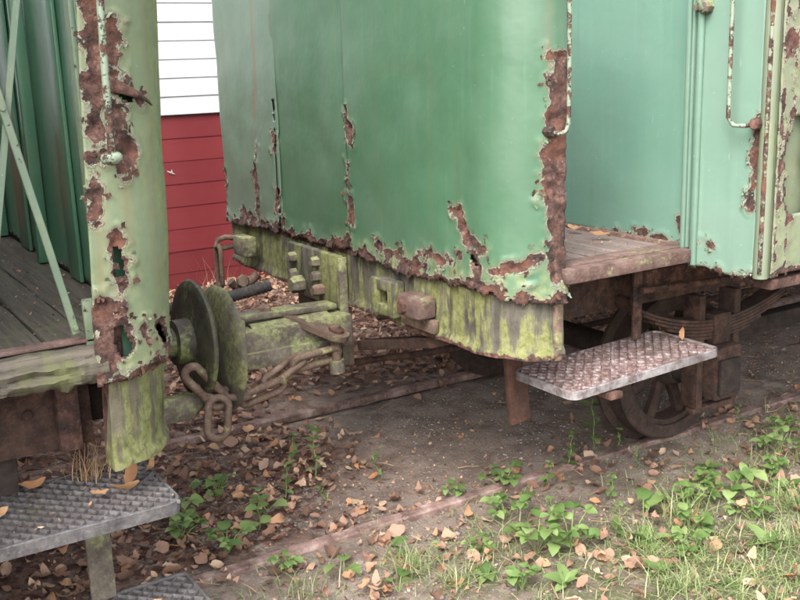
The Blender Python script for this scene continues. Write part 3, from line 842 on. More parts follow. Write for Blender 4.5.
# bulkhead posts and outer corner panel
def panel_sheet(name, mat, parent, p0, p1, z0, z1, strokes, n_hint, seed, zb=None, holes=(), moss=None, drips=(), nflakes=60, thick=.004, dt=.009):
    """flat sheet standing between two plan points"""
    A, B = Vector((*p0, 0)), Vector((*p1, 0)); Ln = (B-A).length; D = (B-A)/Ln; N = Vector(n_hint)
    nt_ = int(Ln/dt)+1; nzv = int((z1-z0)/dt)+1
    verts, rust, ms, dr, hl, info = [], [], [], [], [], []
    for j in range(nzv+1):
        z = z0+(z1-z0)*j/nzv
        for i in range(nt_+1):
            t = Ln*i/nt_
            n1 = nz(t*22+seed, z*22, seed, 5); n2 = nz(t*7+seed, z*7, 3+seed, 4); rv = 0
            for st in strokes:
                if st[2] < z < st[3]:
                    rv = max(rv, .5+(st[1]*(1+.5*n2)-seg_d((t, z), st[0])+n1*.016)/.05)
            if zb: rv = max(rv, .5+(.010-(z-zb(t))+n1*.02)/.06)
            rv = max(0, min(1, rv)); hv = 0
            for h in holes: hv = max(hv, h[1]*(1+.6*n2)+n1*.012-seg_d((t, z), h[0]))
            dv = 0
            for dd in drips:
                d = seg_d((t, z), dd[0])
                if d < dd[1]: dv = max(dv, (1-d/dd[1])*dd[2])
            o = .004*nz(t*2.5+seed, z*2, 1, 3) - .003*max(0, (rv-.5)*2)*(1+n1)
            if .2 < rv < .55: o += .006*max(0, n1+.35)*(1-abs(rv-.4)/.2)
            verts.append(A+D*t+Vector((0, 0, z))+N*o); rust.append(rv); hl.append(hv); dr.append(dv); ms.append(moss(t, z) if moss else 0); info.append((t, z))
    W_ = nt_+1; faces = []
    for j in range(nzv):
        for i in range(nt_):
            a = j*W_+i; q = (a, a+1, a+W_+1, a+W_)
            if max(hl[k] for k in q) > 0: continue
            if zb and info[a][1] < zb(info[a][0])+.012*nz(info[a][0]*38, seed, 2, 5): continue
            faces.append(q)
    nv0, nf0 = len(verts), len(faces)
    cand = [k for k in range(len(verts)) if .30 < rust[k] < .62 and hl[k] <= 0 and (not zb or info[k][1] > zb(info[k][0])+.01)]
    rnd = random.Random(seed); rnd.shuffle(cand)
    for k in cand[:nflakes]:
        a = rnd.uniform(0, 6.28); d1 = D*math.cos(a)+Vector((0, 0, 1))*math.sin(a); d2 = N.cross(d1); L = rnd.uniform(.004, .012); wd = rnd.uniform(.005, .012); lf = L*rnd.uniform(.1, .5)
        b0 = len(verts)
        for ii in range(3):
            for jj in range(2):
                verts.append(verts[k]+d1*L*ii/2+d2*wd*(jj-.5)*rnd.uniform(.5, 1.2)+N*(lf*(ii/2)**2+.0015)); rust.append(.25 if rnd.random() < .6 else .6); dr.append(0); ms.append(0)
        for ii in range(2): faces.append((b0+ii*2, b0+ii*2+1, b0+ii*2+3, b0+ii*2+2))
    flake_part(verts, faces, rust, nv0, nf0); fk = FL[-1]
    del verts[nv0:], rust[nv0:], ms[nv0:], dr[nv0:], faces[nf0:]
    me = bpy.data.meshes.new(name); me.from_pydata([tuple(v) for v in verts], [], faces)
    for nm, arr in (('rust', rust), ('moss', ms), ('drip', dr)):
        at = me.attributes.new(nm, 'FLOAT', 'POINT'); at.data.foreach_set('value', arr)
    bm = bmesh.new(); bm.from_mesh(me); bmesh.ops.delete(bm, geom=[v for v in bm.verts if not v.link_faces], context='VERTS'); bm.to_mesh(me); bm.free()
    o = link(name, me, mat, parent, 180)
    md = o.modifiers.new('thickness', 'SOLIDIFY'); md.thickness = thick; md.offset = 0
    if fk: tag(link('paint_flakes', fk, mat, o), kind='stuff')
    return o
panel_sheet('bulkhead_sheet', 'turquoise_dark', carR, (2.394, 4.0), (2.394, 2.15), .866, 1.98, [stroke([(1.45, .872), (1.80, .875)], .006), stroke([(1.62, .885), (1.68, .885)], .01), stroke([(1.82, .95), (1.825, .90)], .01)], (-1, 0, 0), 11, nflakes=40)
box('bulkhead_post', 'turquoise', carR, 2.350, 2.396, 2.112, 2.146, .868, 2.95, .006)
box('post_bead', 'turquoise', carR, 2.338, 2.349, 2.118, 2.132, .868, 2.95, .004)
panel_sheet('corner_panel', 'turquoise', carR, (2.358, 2.110), (2.358, 1.868), .80, 1.98, [stroke([(.03, .895), (.10, .89)], .006), stroke([(.225, 1.02), (.235, 1.28)], .012), stroke([(.232, 1.12), (.232, 1.26)], .014)], (-1, 0, 0), 12, zb=lambda t: .806+.006*math.sin(t*30), nflakes=70)['label'] = 'turquoise corner panel with rusty lower edge'
box('panel_bead', 'turquoise', carR, 2.340, 2.354, 2.075, 2.092, .82, 1.98, .005)
# rounded rusty corner moulding
bm = bmesh.new(); sweep(bm, [(2.368, 1.850, z) for z in [.815+.06*i for i in range(20)]], [.022+.003*nz(i*.7, 3) for i in range(20)], 12)
cm = bmobj('corner_moulding', bm, 'side_paint', carR, 60)
bm = bmesh.new(); sweep(bm, [(2.3505+.0015*nz(i*.8, 1), 1.840, z) for i, z in enumerate([.83+.05*k for k in range(23)])], [.0065+.002*nz(i*.9, 7) for i in range(23)], 8)
bmobj('rusty_bead', bm, 'chipped', carR, 60)
panel_sheet('side_sheet', 'side_paint', carR, (2.376, 1.822), (3.6, 1.822), .808, 1.86, [stroke([(.012, .82), (.016, 1.86)], .006), stroke([(.055, .83), (.06, 1.86)], .004), stroke([(.062, .99), (.032, 1.13), (.052, 1.28)], .010), stroke([(.03, 1.5), (.034, 1.45)], .018), stroke([(.11, 1.42), (.115, 1.52)], .016), stroke([(.0, .83), (1.2, .83)], .012)],
            (0, -1, 0), 13, zb=lambda t: .815+.006*math.sin(t*17), holes=[([(.098, 1.03), (.078, 1.13), (.092, 1.25)], .036)], moss=lambda t, z: .35, nflakes=120)['label'] = 'yellowed side sheet with rust-eaten hole'
box('corner_backing', 'side_paint', carR, 2.366, 2.424, 1.830, 1.868, .815, 2.95, .003)
bx_ = box('side_sill_angle', 'rust', carR, 2.40, 7.9, 1.835, 1.90, .775, .806, .004)
# torn plate seen inside the hole
box('inner_plate', 'side_paint', carR, 2.425, 2.72, 1.846, 1.850, .82, 1.86, .001)
# handrails
hr = tube('handrail', 'flaky_white', carR, [(1.79, 2.112, 1.262), (1.812, 2.09, 1.255), (1.826, 2.078, 1.262), (1.831, 2.074, 1.285), (1.832, 2.074, 1.45), (1.831, 2.074, 1.65), (1.831, 2.074, 1.88), (1.815, 2.09, 1.90), (1.79, 2.112, 1.90)], .0062, 12)
bolt(hr, (1.79, 2.115, 1.262), (.3, -1, 0), .017, .02, 'rust', 'bracket', 8); bolt(hr, (1.79, 2.115, 1.90), (.3, -1, 0), .017, .02, 'rust', 'bracket', 8)
hr = tube('handrail', 'flaky_white', carR, [(2.352, 1.872, 1.258), (2.325, 1.895, 1.252), (2.312, 1.925, 1.254), (2.308, 1.94, 1.275), (2.308, 1.941, 1.45), (2.308, 1.941, 1.65), (2.308, 1.941, 1.86), (2.325, 1.90, 1.89), (2.352, 1.872, 1.89)], .0062, 12)
bolt(hr, (2.350, 1.872, 1.258), (-1, -.3, 0), .018, .024, 'rust', 'bracket', 8); bolt(hr, (2.350, 1.872, 1.89), (-1, -.3, 0), .018, .024, 'rust', 'bracket', 8)
hr = tube('handrail', 'flaky_white', carR, [(2.346, 2.065, 1.582), (2.325, 2.068, 1.582), (2.318, 2.07, 1.60), (2.318, 2.07, 1.86), (2.346, 2.07, 1.88)], .008, 12)
bolt(hr, (2.349, 2.066, 1.585), (-1, 0, 0), .02, .022, 'iron_moss', 'bracket', 8)
bolt(hr, (2.349, 2.095, 1.586), (-1, 0, 0), .013, .016, 'iron_moss', 'bracket', 8)

# fittings on the right-hand end beam
pl = box('coupling_plate', 'beam', carR, 1.632, 1.662, 3.075, 3.475, .60, .795, .006)
box('coupling_plate_flange', 'iron_moss', pl, 1.634, 1.668, 3.062, 3.0745, .39, .79, .004)
box('coupling_plate_web', 'iron_brown', pl, 1.664, 1.69, 3.078, 3.47, .38, .599, .004)
for (yy, z_) in ((3.41, .745), (3.22, .755), (3.41, .68), (3.22, .70)):
    bolt(pl, (1.632, yy, z_), (-1, 0, 0), .021, .03, 'iron_moss', 'bolt', 6)
bolt(pl, (1.632, 3.36, .648), (-1, 0, 0), .034, .05, 'iron_moss', 'nut', 6)
bolt(pl, (1.632, 3.19, .655), (-1, 0, 0), .022, .045, 'iron_brown', 'nut', 6)
# socket bracket with a square hole
bm = bmesh.new()
for (a, b, c_, d_) in ((2.685, 2.725, .645, .765), (2.79, 2.83, .645, .765), (2.7251, 2.7899, .645, .682), (2.7251, 2.7899, .728, .765)):
    add_box(bm, 1.625, 1.672, a, b, c_, d_, .006)
so = bmobj('socket_bracket', bm, 'beam', carR, 35)
box('socket_floor', 'soot', so, 1.662, 1.673, 2.724, 2.791, .681, .729, .001)
bl = box('bolt_block', 'sill_rust', carR, 1.600, 1.672, 2.50, 2.625, .678, .748, .012)
bolt(bl, (1.600, 2.585, .712), (-1, 0, 0), .024, .012, 'rust_red', 'bolt', 6)
box('block_strap', 'iron_brown', carR, 1.650, 1.672, 2.49, 2.68, .630, .674, .004)
# tie ring at the far end of the beam
hb = box('tie_bracket', 'iron_moss', carR, 1.60, 1.66, 3.83, 3.95, .68, .765, .010)
tube('eye', 'iron_brown', hb, [(1.655, 4.02, .735), (1.60, 4.03, .745), (1.568, 4.035, .735), (1.56, 4.04, .71), (1.58, 4.045, .695), (1.655, 4.04, .70)], .012, 10)
lk = []
for k in range(24):
    a = 2*math.pi*k/24
    lk.append((1.567, 4.04+.028*math.cos(a), .62+(.065 if math.sin(a) > 0 else -.065)+.028*math.sin(a)))
tube('tie_ring', 'iron_brown', hb, lk, .010, 10, True)
bs = tube('safety_hook', 'iron_brown', carR, [(1.67, 3.86, .60), (1.63, 3.87, .565), (1.57, 3.88, .555), (1.55, 3.88, .58)], .02, 10)
bolt(bs, (1.60, 3.87, .575), (-.3, -1, .2), .03, .03, 'iron_brown', 'nut', 6)
# ribbed brake hose
pts = [Vector((1.66, 3.72, .575)), Vector((1.55, 3.74, .555)), Vector((1.45, 3.77, .535)), Vector((1.34, 3.82, .515)), Vector((1.22, 3.9, .50))]
fine_pts, rad = [], []
for i in range(60):
    q = i/59*4; k = min(3, int(q)); u = q-k
    fine_pts.append(pts[k].lerp(pts[k+1], u)); rad.append(.022+.004*(i % 2))
tube('brake_hose', 'rubber', carR, fine_pts, rad, 12)
# diagonal brace and pipe under the beam
box('diagonal_brace', 'rust_dark', carR, 1.70, 1.76, 2.55, 3.08, .50, .535, .004, Matrix.Rotation(R(-14), 3, 'X'))
tube('brake_pipe', 'rust_dark', carR, [(1.74, 2.98, .585), (2.2, 2.98, .58), (3.4, 2.98, .55)], .024, 12)
tube('brake_rod', 'rust_dark', carR, [(1.8, 3.35, .30), (2.6, 3.30, .26), (5.0, 3.25, .27)], .014, 10)
# step and its hangers
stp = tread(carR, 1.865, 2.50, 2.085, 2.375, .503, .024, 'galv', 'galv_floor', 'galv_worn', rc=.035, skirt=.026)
tread_h = box('step_hanger', 'rust', carR, 2.335, 2.375, 2.318, 2.328, .528, .802, .003)
box('step_hanger', 'rust_dark', carR, 1.91, 1.95, 2.376, 2.386, .47, .802, .003)
box('step_bearer', 'rust_dark', stp, 1.90, 2.46, 2.20, 2.25, .462, .486, .003)
box('step_bearer', 'rust', stp, 2.00, 2.05, 2.07, 2.30, .455, .476, .003)
# bracket hanging below the beam
box('guard_iron', 'rust_red', carR, 1.905, 1.985, 2.44, 2.465, .285, .60, .006, Matrix.Rotation(R(-5), 3, 'Y'))
bm = bmesh.new()
# running gear
wheelset(carR, 2.80, .29)
wheelset(carR, 5.6, .29)
sp = springs(carR, 2.86, 2.43, .625, .12, .46)
for (xx, yy) in ((2.86, 2.43),):
    ab = box('axle_box', 'rust_dark', carR, xx-.060, xx+.075, yy-.075, yy+.075, .20, .405, .012)
    box('axle_box_lid', 'soot', ab, xx-.055, xx+.055, yy-.092, yy-.0755, .225, .36, .008)
    for s_ in (-1, 1):
        box('horn_guide', 'rust_dark', carR, xx+s_*.095-.016, xx+s_*.095+.016, yy-.03, yy+.05, .17, .60, .004)
    box('horn_tie', 'rust_dark', carR, xx-.115, xx+.115, yy-.02, yy+.02, .145, .168, .004)
tube('truss_rod', 'rust', carR, [(2.35, 2.30, .70), (2.9, 2.28, .68), (3.6, 2.25, .70), (6.0, 2.22, .70)], .012, 10)
box('step_board_bar', 'rust', carR, 2.38, 6.0, 2.36, 2.375, .69, .745, .003)
box('brake_hanger', 'rust', carR, 3.23, 3.27, 2.30, 2.33, .35, .80, .004)
bolt(carR, (3.25, 2.30, .50), (0, -1, 0), .035, .04, 'rust', 'hanger_nut', 6)
box('running_beam', 'soot', carR, 3.05, 6.0, 2.50, 2.56, .36, .43, .004)

# -------------------------------- left-hand carriage
XL = .775; LN, LF, SL = .18, .08, .05
carriage(carL, XL-.045, -1, dict(plank='plank_left', bulk='inner_green', side='side_paint', trim='pale_green'))
bottomL = lambda t: .795 + .008*math.sin(t*14)
sL = [stroke(p, wv) for p, wv in [
    ([(1.150, 1.78), (1.146, 1.60)], .014), ([(1.140, 1.62), (1.138, 1.48), (1.140, 1.34)], .024), ([(1.148, 1.34), (1.151, 1.15)], .013), ([(1.102, 1.56), (1.095, 1.46)], .012),
    ([(1.115, 1.45), (1.068, 1.42), (1.02, 1.395)], .004), ([(1.112, 1.40), (1.087, 1.33), (1.073, 1.29), (1.085, 1.25)], .016),
    ([(1.117, 1.11), (1.102, 1.06), (1.107, 1.01)], .017),
    ([(1.150, .96), (1.146, .90), (1.151, .82)], .028), ([(1.110, .93), (1.10, .87)], .020), ([(1.140, .80), (1.077, .79), (.974, .80)], .014), ([(1.01, .90), (.965, .83)], .015), ([(1.06, .90), (1.04, .86)], .008),
    ([(.2, .82), (.85, .82)], .012), ([(.5, 1.1), (.52, .9)], .02), ([(-.5, 1.1), (-.52, .9)], .02),
]]
end_sheet('end_panel', 'panel_left', carL, XL, -1, LN, LF, .62, 1.168, .775, 1.99, .010, sL, holes=[([(1.112, 1.085), (1.106, 1.035)], .006), ([(1.115, .905), (1.10, .865)], .011), ([(1.005, .89), (.975, .85)], .009), ([(1.105, 1.432), (1.060, 1.405)], .007)],
          drips=[([(1.0, 1.9), (1.01, 1.2), (1.0, .85)], .03, .25), ([(1.112, 1.0), (1.114, .95)], .014, .9), ([(1.08, 1.25), (1.09, 1.1)], .025, .3), ([(1.14, 1.2), (1.145, 1.0)], .016, .5)], zb=bottomL, moss=lambda t, z: .22+.5*sstep(1.02-t, 0, .06)+.3*sstep(.95-z, 0, .15), seed=21, dt=.006, dz=.006, nflakes=330, slant=SL)['label'] = 'lichened green corner sheet with torn rust holes'
end_sheet('end_panel', 'panel_near', carL, XL, -1, LN, LF, -1.10, .615, .785, 1.99, .004, sL[-3:], zb=bottomL, seed=22, dt=.02, dz=.02, nflakes=60, slant=SL)
end_beam('end_beam', 'beam_left', carL, XL, -1, LN, LF, -1.11, 1.138, .592, .806, -.004, .06, 5, .4, slant=SL)
# torn tongue of sheet bent out of the corner
bm = bmesh.new(); rows = []
for i in range(9):
    f = i/8; tt = 1.118-.112*f; zc_ = 1.452-.066*f; hw2 = .034*(1-f)**1.1+.002
    P, N = end_path(tt, XL, -1, LN, LF); P = P+Vector((SL*(zc_-1.6), 0, 0)); o_ = .012+.016*math.sin(f*2.6)
    rows.append([bm.verts.new(P+N*(o_+.004*nz(i*.7, k))+Vector((0, 0, zc_+k*hw2*.5*(1+.3*nz(i*.9, k+4))-.35*hw2))) for k in (-1, 0, 1)])
for a, b in zip(rows, rows[1:]):
    for k in (0, 1): bm.faces.new((a[k], a[k+1], b[k+1], b[k]))
tf = bmobj('torn_tongue', bm, 'rust', carL, 60); md = tf.modifiers.new('t', 'SOLIDIFY'); md.thickness = .004
# inner lining, ribs and door post
box('door_angle', 'pale_green', carL, .556, .567, 2.165, 2.205, .868, 1.985, .002)
box('door_angle_foot', 'pale_green', carL, .515, .572, 2.150, 2.164, .862, .98, .003)
box('door_post_face', 'rust', carL, .568, .592, 2.145, 2.16, .80, 1.985, .003)
rl = 0
for yy, wd, dp in ((2.55, .05, .045), (2.95, .12, .012), (3.30, .04, .040), (3.62, .14, .012), (3.98, .05, .045)):
    box('lining_rib', 'inner_green', carL, .706-dp, .706, yy-wd/2, yy+wd/2, .866, 1.98, .008)
panel_sheet('lining_sheet', 'inner_green', carL, (.711, 2.42), (.711, 4.14), .866, 1.98, [stroke([(0, .87), (1.8, .87)], .012)], (-1, 0, 0), 31, dt=.02, nflakes=40)
box('floor_fillet', 'plank_left', carL, .640, .712, 2.36, 4.1, .828, .862, .004)
end_sheet('corner_lining', 'inner_green', carL, XL, -1, LN, LF, .74, 1.13, .80, 1.98, -.035, [], seed=25, dt=.02, dz=.03, nflakes=0, slant=SL)
# wooden sill along the platform edge, split in two lengths
for (a, b, z0, z1, y0) in ((-.02, .29, .795, .885, 2.108), (.2905, .548, .800, .880, 2.112)):
    n = 60; vs, fs = [], []
    pr = [(.012, 0), (-.002, .12), (-.006, .3), (-.002, .45), (-.006, .62), (.004, .82), (.02, .97), (.06, 1.02), (.11, .98), (.11, 0)]
    for i in range(n+1):
        x = a+(b-a)*i/n
        for k, (py, pz) in enumerate(pr):
            vs.append((x, y0+py+.010*nz(x*9, k*.9, y0*9, 5)+.004*nz(x*60, k*2.1, 4, 3), z0+pz*(z1-z0)+(.018 if k in (0, 9) else .007)*nz(x*14, k*.9+5, 2, 5)))
    K = len(pr)
    for i in range(n):
        for k in range(K): fs.append((i*K+k, i*K+(k+1) % K, (i+1)*K+(k+1) % K, (i+1)*K+k))
    fs += [tuple(range(K)), tuple(n*K+k for k in range(K))[::-1]]
    me = bpy.data.meshes.new('wooden_sill'); me.from_pydata(vs, [], fs)
    bm = bmesh.new(); bm.from_mesh(me); bmesh.ops.recalc_face_normals(bm, faces=bm.faces); bm.to_mesh(me); bm.free()
    link('wooden_sill', me, 'sill_wood', carL, 45)
box('sill_strip', 'sill_rust', carL, .02, .54, 2.150, 2.185, .884, .893, .003)
# gate bars crossing the entrance
def flatbar(name, mat, parent, a, b, wd, th):
    a, b = Vector(a), Vector(b); d = (b-a).normalized(); n_ = Vector((0, 1, 0)); q = d.cross(n_).normalized()
    bm = bmesh.new(); rows = []
    for i in range(17):
        p = a+(b-a)*i/16+n_*.003*nz(i*.5, a.z)
        rows.append([bm.verts.new(p+q*u*wd/2+n_*v*th/2) for u, v in ((-1, -.6), (-.8, -1), (.8, -1), (1, -.6), (1, 1), (-1, 1))])
    for r0, r1 in zip(rows, rows[1:]):
        for m in range(6): bm.faces.new((r0[m], r0[(m+1) % 6], r1[(m+1) % 6], r1[m]))
    bm.faces.new(rows[0][::-1]); bm.faces.new(rows[-1])
    return bmobj(name, bm, mat, parent, 40)
gb = flatbar('gate_bar', 'pale_green', carL, (.375, 2.140, 1.52), (.493, 2.140, .912), .016, .008)
gb2 = flatbar('gate_bar', 'pale_green', carL, (.50, 2.152, 1.84), (.350, 2.152, 1.09), .014, .008)
bolt(gb, (.398, 2.136, 1.395), (0, -1, 0), .006, .005, 'pale_green', 'rivet', 8)
bolt(gb, (.492, 2.136, .925), (0, -1, 0), .006, .005, 'pale_green', 'rivet', 8)
hr = tube('handrail', 'flaky_white', carL, [(.598, 2.118, 1.292), (.59, 2.09, 1.284), (.586, 2.072, 1.287), (.587, 2.066, 1.305), (.589, 2.064, 1.45), (.594, 2.064, 1.62), (.60, 2.064, 1.86), (.60, 2.09, 1.89), (.60, 2.12, 1.89)], .0080, 12)
bm = bmesh.new(); bmesh.ops.create_icosphere(bm, subdivisions=3, radius=.017, matrix=Matrix.Translation((.588, 2.074, 1.286)) @ Matrix.Diagonal((1.4, 1, .9, 1)))
bmobj('handrail_knuckle', bm, 'flaky_white', hr, 180)
# underframe seen below the sill
box('step_apron', 'rust_dark', carL, -.4, .545, 2.30, 2.312, .60, .80, .003)
box('apron_bracket', 'rust', carL, .46, .512, 2.268, 2.2995, .60, .80, .004)
box('apron_foot', 'soot', carL, .30, .37, 2.33, 2.42, .44, .62, .006)
bolt(carL, (.40, 2.30, .70), (0, -1, 0), .012, .01, 'rust_dark', 'rivet', 8)
# steps
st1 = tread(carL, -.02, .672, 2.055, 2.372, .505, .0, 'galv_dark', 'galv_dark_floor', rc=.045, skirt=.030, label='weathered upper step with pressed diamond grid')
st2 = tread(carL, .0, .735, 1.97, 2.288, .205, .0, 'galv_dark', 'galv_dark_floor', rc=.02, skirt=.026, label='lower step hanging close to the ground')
box('step_hanger', 'iron_moss', carL, .490, .550, 2.270, 2.284, .20, .478, .003)
box('step_hanger', 'iron_moss', carL, .06, .11, 2.270, 2.284, .20, .478, .003)
box('step_hanger', 'rust_dark', carL, .50, .54, 2.36, 2.371, .48, .80, .003)
wheelset(carL, -.35, .29); wheelset(carL, -3.1, .29)
# frayed dry stalks caught behind the step
# -------------------------------- buffers and coupling
def buffer_head(car, x, sg, mat, cz, r, dish, stem_to, cy=3.10, tilt=0):
    bm = bmesh.new()
    prof = [(0, .0), (.000, r*.5), (.004, r*.86), (.010, r*.97), (.018, r), (.026, r*.985), (.030, r*.95), (.031, r*.80), (.032, .082), (.034, .078), (.085, .074), (.088, .050), (.12, .048)]
    lathe(bm, [(sg*(a - dish*(1-min(1, rr/r)**2)), rr) for a, rr in prof], 'X', (x, cy, cz), 56)
    bmesh.ops.remove_doubles(bm, verts=bm.verts, dist=1e-5)
    if tilt: bmesh.ops.rotate(bm, cent=(x, cy, cz), matrix=Matrix.Rotation(R(tilt), 3, 'Y'), verts=bm.verts)
    b = bmobj('buffer_head', bm, mat, car, 35)
    tube('buffer_stem', 'iron_moss', b, [(x+sg*.10, cy, cz), (stem_to, cy, cz)], .042, 20)
    return b
# sg = direction from the face back to the carriage
bL = buffer_head(carL, 1.112, -1, 'disc_dark', .575, .205, -.006, .80, tilt=3)
bR = buffer_head(carR, 1.165, 1, 'disc_moss', .530, .218, .008, 1.24, tilt=3)
bm = bmesh.new(); lathe(bm, [(.80, .11), (.86, .105), (.88, .085), (.955, .075), (.965, .06)], 'X', (0, 3.10, .555), 28)
bmobj('buffer_guide', bm, 'iron_moss', bL, 40)
for k in range(4):
    a = R(45+90*k); bolt(bL, (.960, 3.10+.055*math.cos(a), .555+.055*math.sin(a)), (1, 0, 0), .015, .02, 'iron_moss', 'bolt', 6)
box('guide_block', 'iron_moss', bL, .90, .955, 3.02, 3.10, .49, .575, .008)
# drawbar from the right buffer back into its plate
db = box('drawbar', 'iron_moss', carR, 1.205, 1.66, 3.020, 3.185, .470, .594, .014)
box('drawbar_plate', 'iron_moss', db, 1.235, 1.60, 3.005, 3.042, .462, .520, .006)
box('drawbar_strap', 'iron_moss', db, 1.225, 1.625, 3.070, 3.150, .610, .632, .007, Matrix.Rotation(R(2), 3, 'Y'))
box('drawbar_cheek', 'iron_moss', db, 1.212, 1.250, 3.02, 3.19, .47, .634, .008)
bolt(db, (1.36, 3.11, .63), (0, 0, 1), .024, .022, 'iron_brown', 'nut', 6)
bm = bmesh.new(); sweep(bm, [(1.28, 3.07, .572), (1.58, 3.07, .572)], .034, 16); bmobj('drawbar_sleeve', bm, 'iron_moss', db, 50)
# swung link plate with its pin
bm = bmesh.new()
A, B = Vector((1.455, 3.10, .606)), Vector((1.555, 2.965, .548)); d = (B-A).normalized(); q = d.cross(Vector((0, 0, 1))).normalized(); nn = q.cross(d)
out = []
for c_, s_ in ((A, -1), (B, 1)):
    for k in range(9):
        a = R(-90+22.5*k)
        out.append(c_ + d*s_*math.cos(a)*.05 + q*s_*math.sin(a)*.05)
top = [bm.verts.new(p+nn*.010) for p in out]; bot = [bm.verts.new(p-nn*.010) for p in out]
bm.faces.new(top); bm.faces.new(bot[::-1])
for k in range(len(out)): bm.faces.new((top[k], bot[k], bot[(k+1) % len(out)], top[(k+1) % len(out)]))
lp = bmobj('link_plate', bm, 'iron_brown', carR, 40)
tube('coupling_pin', 'iron_brown', lp, [B+Vector((0, 0, .028)), B+Vector((0, 0, -.06)), B+Vector((.004, 0, -.145))], [.020, .018, .016], 12)
bolt(lp, B+nn*.010, nn, .028, .014, 'rust_red', 'nut', 8)
tube('pin_collar', 'iron_moss', lp, [B+Vector((0, 0, -.095)), B+Vector((.003, 0, -.14))], .028, 12)
# hook standing beside the left buffer
bm = bmesh.new()
hk = [(1.03, 3.03, .36), (1.075, 3.03, .40), (1.105, 3.03, .45), (1.100, 3.03, .50), (1.085, 3.03, .55)]
sweep(bm, hk, [.03, .032, .03, .024, .012], 12)
bmobj('coupling_hook', bm, 'iron_moss', carL, 60)
box('hook_bracket', 'iron_moss', carL, .83, 1.05, 3.00, 3.06, .335, .42, .012)
box('hook_hanger', 'iron_moss', carL, .80, .87, 2.97, 3.09, .33, .62, .008)

chain = empty('coupling_chain', (1.3, 3.0, 0), 'brown iron coupling chain slung between the two carriages', 'chain')
def chain_link(c, along, side, L, Wd, r, bend=0):
    """stadium-shaped link: c centre, along = long axis, side = short axis"""
    c = Vector(c); u = Vector(along).normalized(); v = Vector(side); v = (v-u*v.dot(u)).normalized()
    st = (L-Wd)/2; rr = Wd/2-r; pts = []
    for k in range(28):
        a = 2*math.pi*k/28
        pts.append(c + u*(math.cos(a)*rr + (st if math.cos(a) > 0 else -st)) + v*(math.sin(a)*rr))
    o = tube('chain_link', 'iron_brown', chain, pts, r, 10, True)
    return o
P0 = Vector((1.555, 2.965, .432))
chain_link((1.4765, 2.965, .472), (-.179, .0, -.013), (0, -.5, 1), .205, .080, .0125)
chain_link((1.3635, 2.985, .448), (-.139, .01, -.075), (0, 1, .35), .185, .076, .0125)
chain_link((1.2705, 2.965, .392), (-.149, .0, -.03), (.1, -.45, 1), .185, .076, .0125)
chain_link((1.150, 2.975, .410), (-.132, .0, .022), (0, 1, .3), .175, .076, .0125)
chain_link((1.072, 2.965, .452), (.102, -.01, -.134), (1, -.2, .7), .205, .080, .0140)
chain_link((1.098, 2.945, .345), (-.02, 0, -.144), (1, -.3, 0), .165, .092, .0130)


# ------------------------------------------------------------------ leaves, weeds, grass, pebbles
def leaf_pts(L, Wd, curl, fold, wav, rr, lobes=5):
    rows = []
    for i in range(lobes+1):
        f = i/lobes
        wv = Wd*.5*math.sin(math.pi*min(1, f*.92+.06))**.8*(1+.12*rr.uniform(-1, 1))
        if i == lobes: wv = 0.0
        z = curl*L*(f-.5)**2*2
        x = (f-.5)*L*(1-.15*abs(curl))
        rows.append(((x, wv, z+fold*wv+wav*rr.uniform(-1, 1)*.006), (x, 0, z), (x, -wv, z+fold*wv*rr.uniform(.4, 1.3)+wav*rr.uniform(-1, 1)*.006)))
    return rows
def leaf_geo(rows, verts, faces, mtx):
    b = len(verts)
    for r_ in rows:
        for p in r_: verts.append(mtx @ Vector(p))
    for i in range(len(rows)-1):
        for k in (0, 1):
            faces.append((b+i*3+k, b+i*3+k+1, b+(i+1)*3+k+1, b+(i+1)*3+k))
def rot_rand(rr, tilt):
    return Matrix.Rotation(rr.uniform(0, 6.28), 4, 'Z') @ Matrix.Rotation(rr.gauss(0, tilt), 4, 'X') @ Matrix.Rotation(rr.gauss(0, tilt), 4, 'Y')
def in_view(p, m=0.02):
    v = Vector(p)-Vector((0, 0, 1.46)); zc = v.dot(fw)
    if zc < .3: return None
    a, b = v.dot(rt)/zc*995.2, v.dot(up)/zc*995.2
    return zc if abs(a) < 400*(1+m) and abs(b) < 300*(1+m) else None
def spot_words(x, y):
    for cx, cy, rad, txt in ((2.8, 2.45, .40, 'beside the spoked wheel'), (2.2, 2.2, .42, 'below the pale galvanised step'), (.75, 2.4, .55, 'close to the two hanging steps'), (1.25, 3.0, .42, 'under the coupling chain')):
        if math.hypot(x-cx, y-cy) < rad: return txt
    if abs(y-NEAR_RAIL) < .13: return 'against the rail on the grassy side'
    if y < 2.45: return 'in open grass' if x > 2.3 else 'on thin grass before the coupling gap'
    if y > 3.6: return 'beyond the shed-side rail'
    return 'between the rails below the coupling gap' if x < 1.8 else 'on bare soil between the rails'
rr = random.Random(11)
spots = []
def try_leaf(x, y, extra=0):
    L = rr.triangular(.014, .068, .032)
    spots.append((x, y, ground_h(x, y)+.006+extra*rr.random(), L))
n = 0
while n < 10500:
    x, y = rr.uniform(.1, 7.5), rr.uniform(1.35, 6.2)
    if y < 2.45: dens = .11*(.5+.9*max(0, nz(x*2.2, y*2.2, 14, 3)+.35))
    else: dens = litter_at(x, y)
    if rr.random() < dens*.9+.008:
        n += 1
        if min(abs(y-NEAR_RAIL), abs(y-FAR_RAIL)) < .055 and rr.random() < .85: continue
        try_leaf(x, y, .045*max(0, dens-.35))
n = 0
while n < 5200:                                  # crumbled leaf fragments
    x, y = rr.uniform(.5, 4.6), rr.uniform(1.3, 3.3)
    if rr.random() < .35+.7*nz(x*1.9, y*1.9, 24, 3): spots.append((x, y, ground_h(x, y)+.004, rr.uniform(.007, .018))); n += 1
n = 0
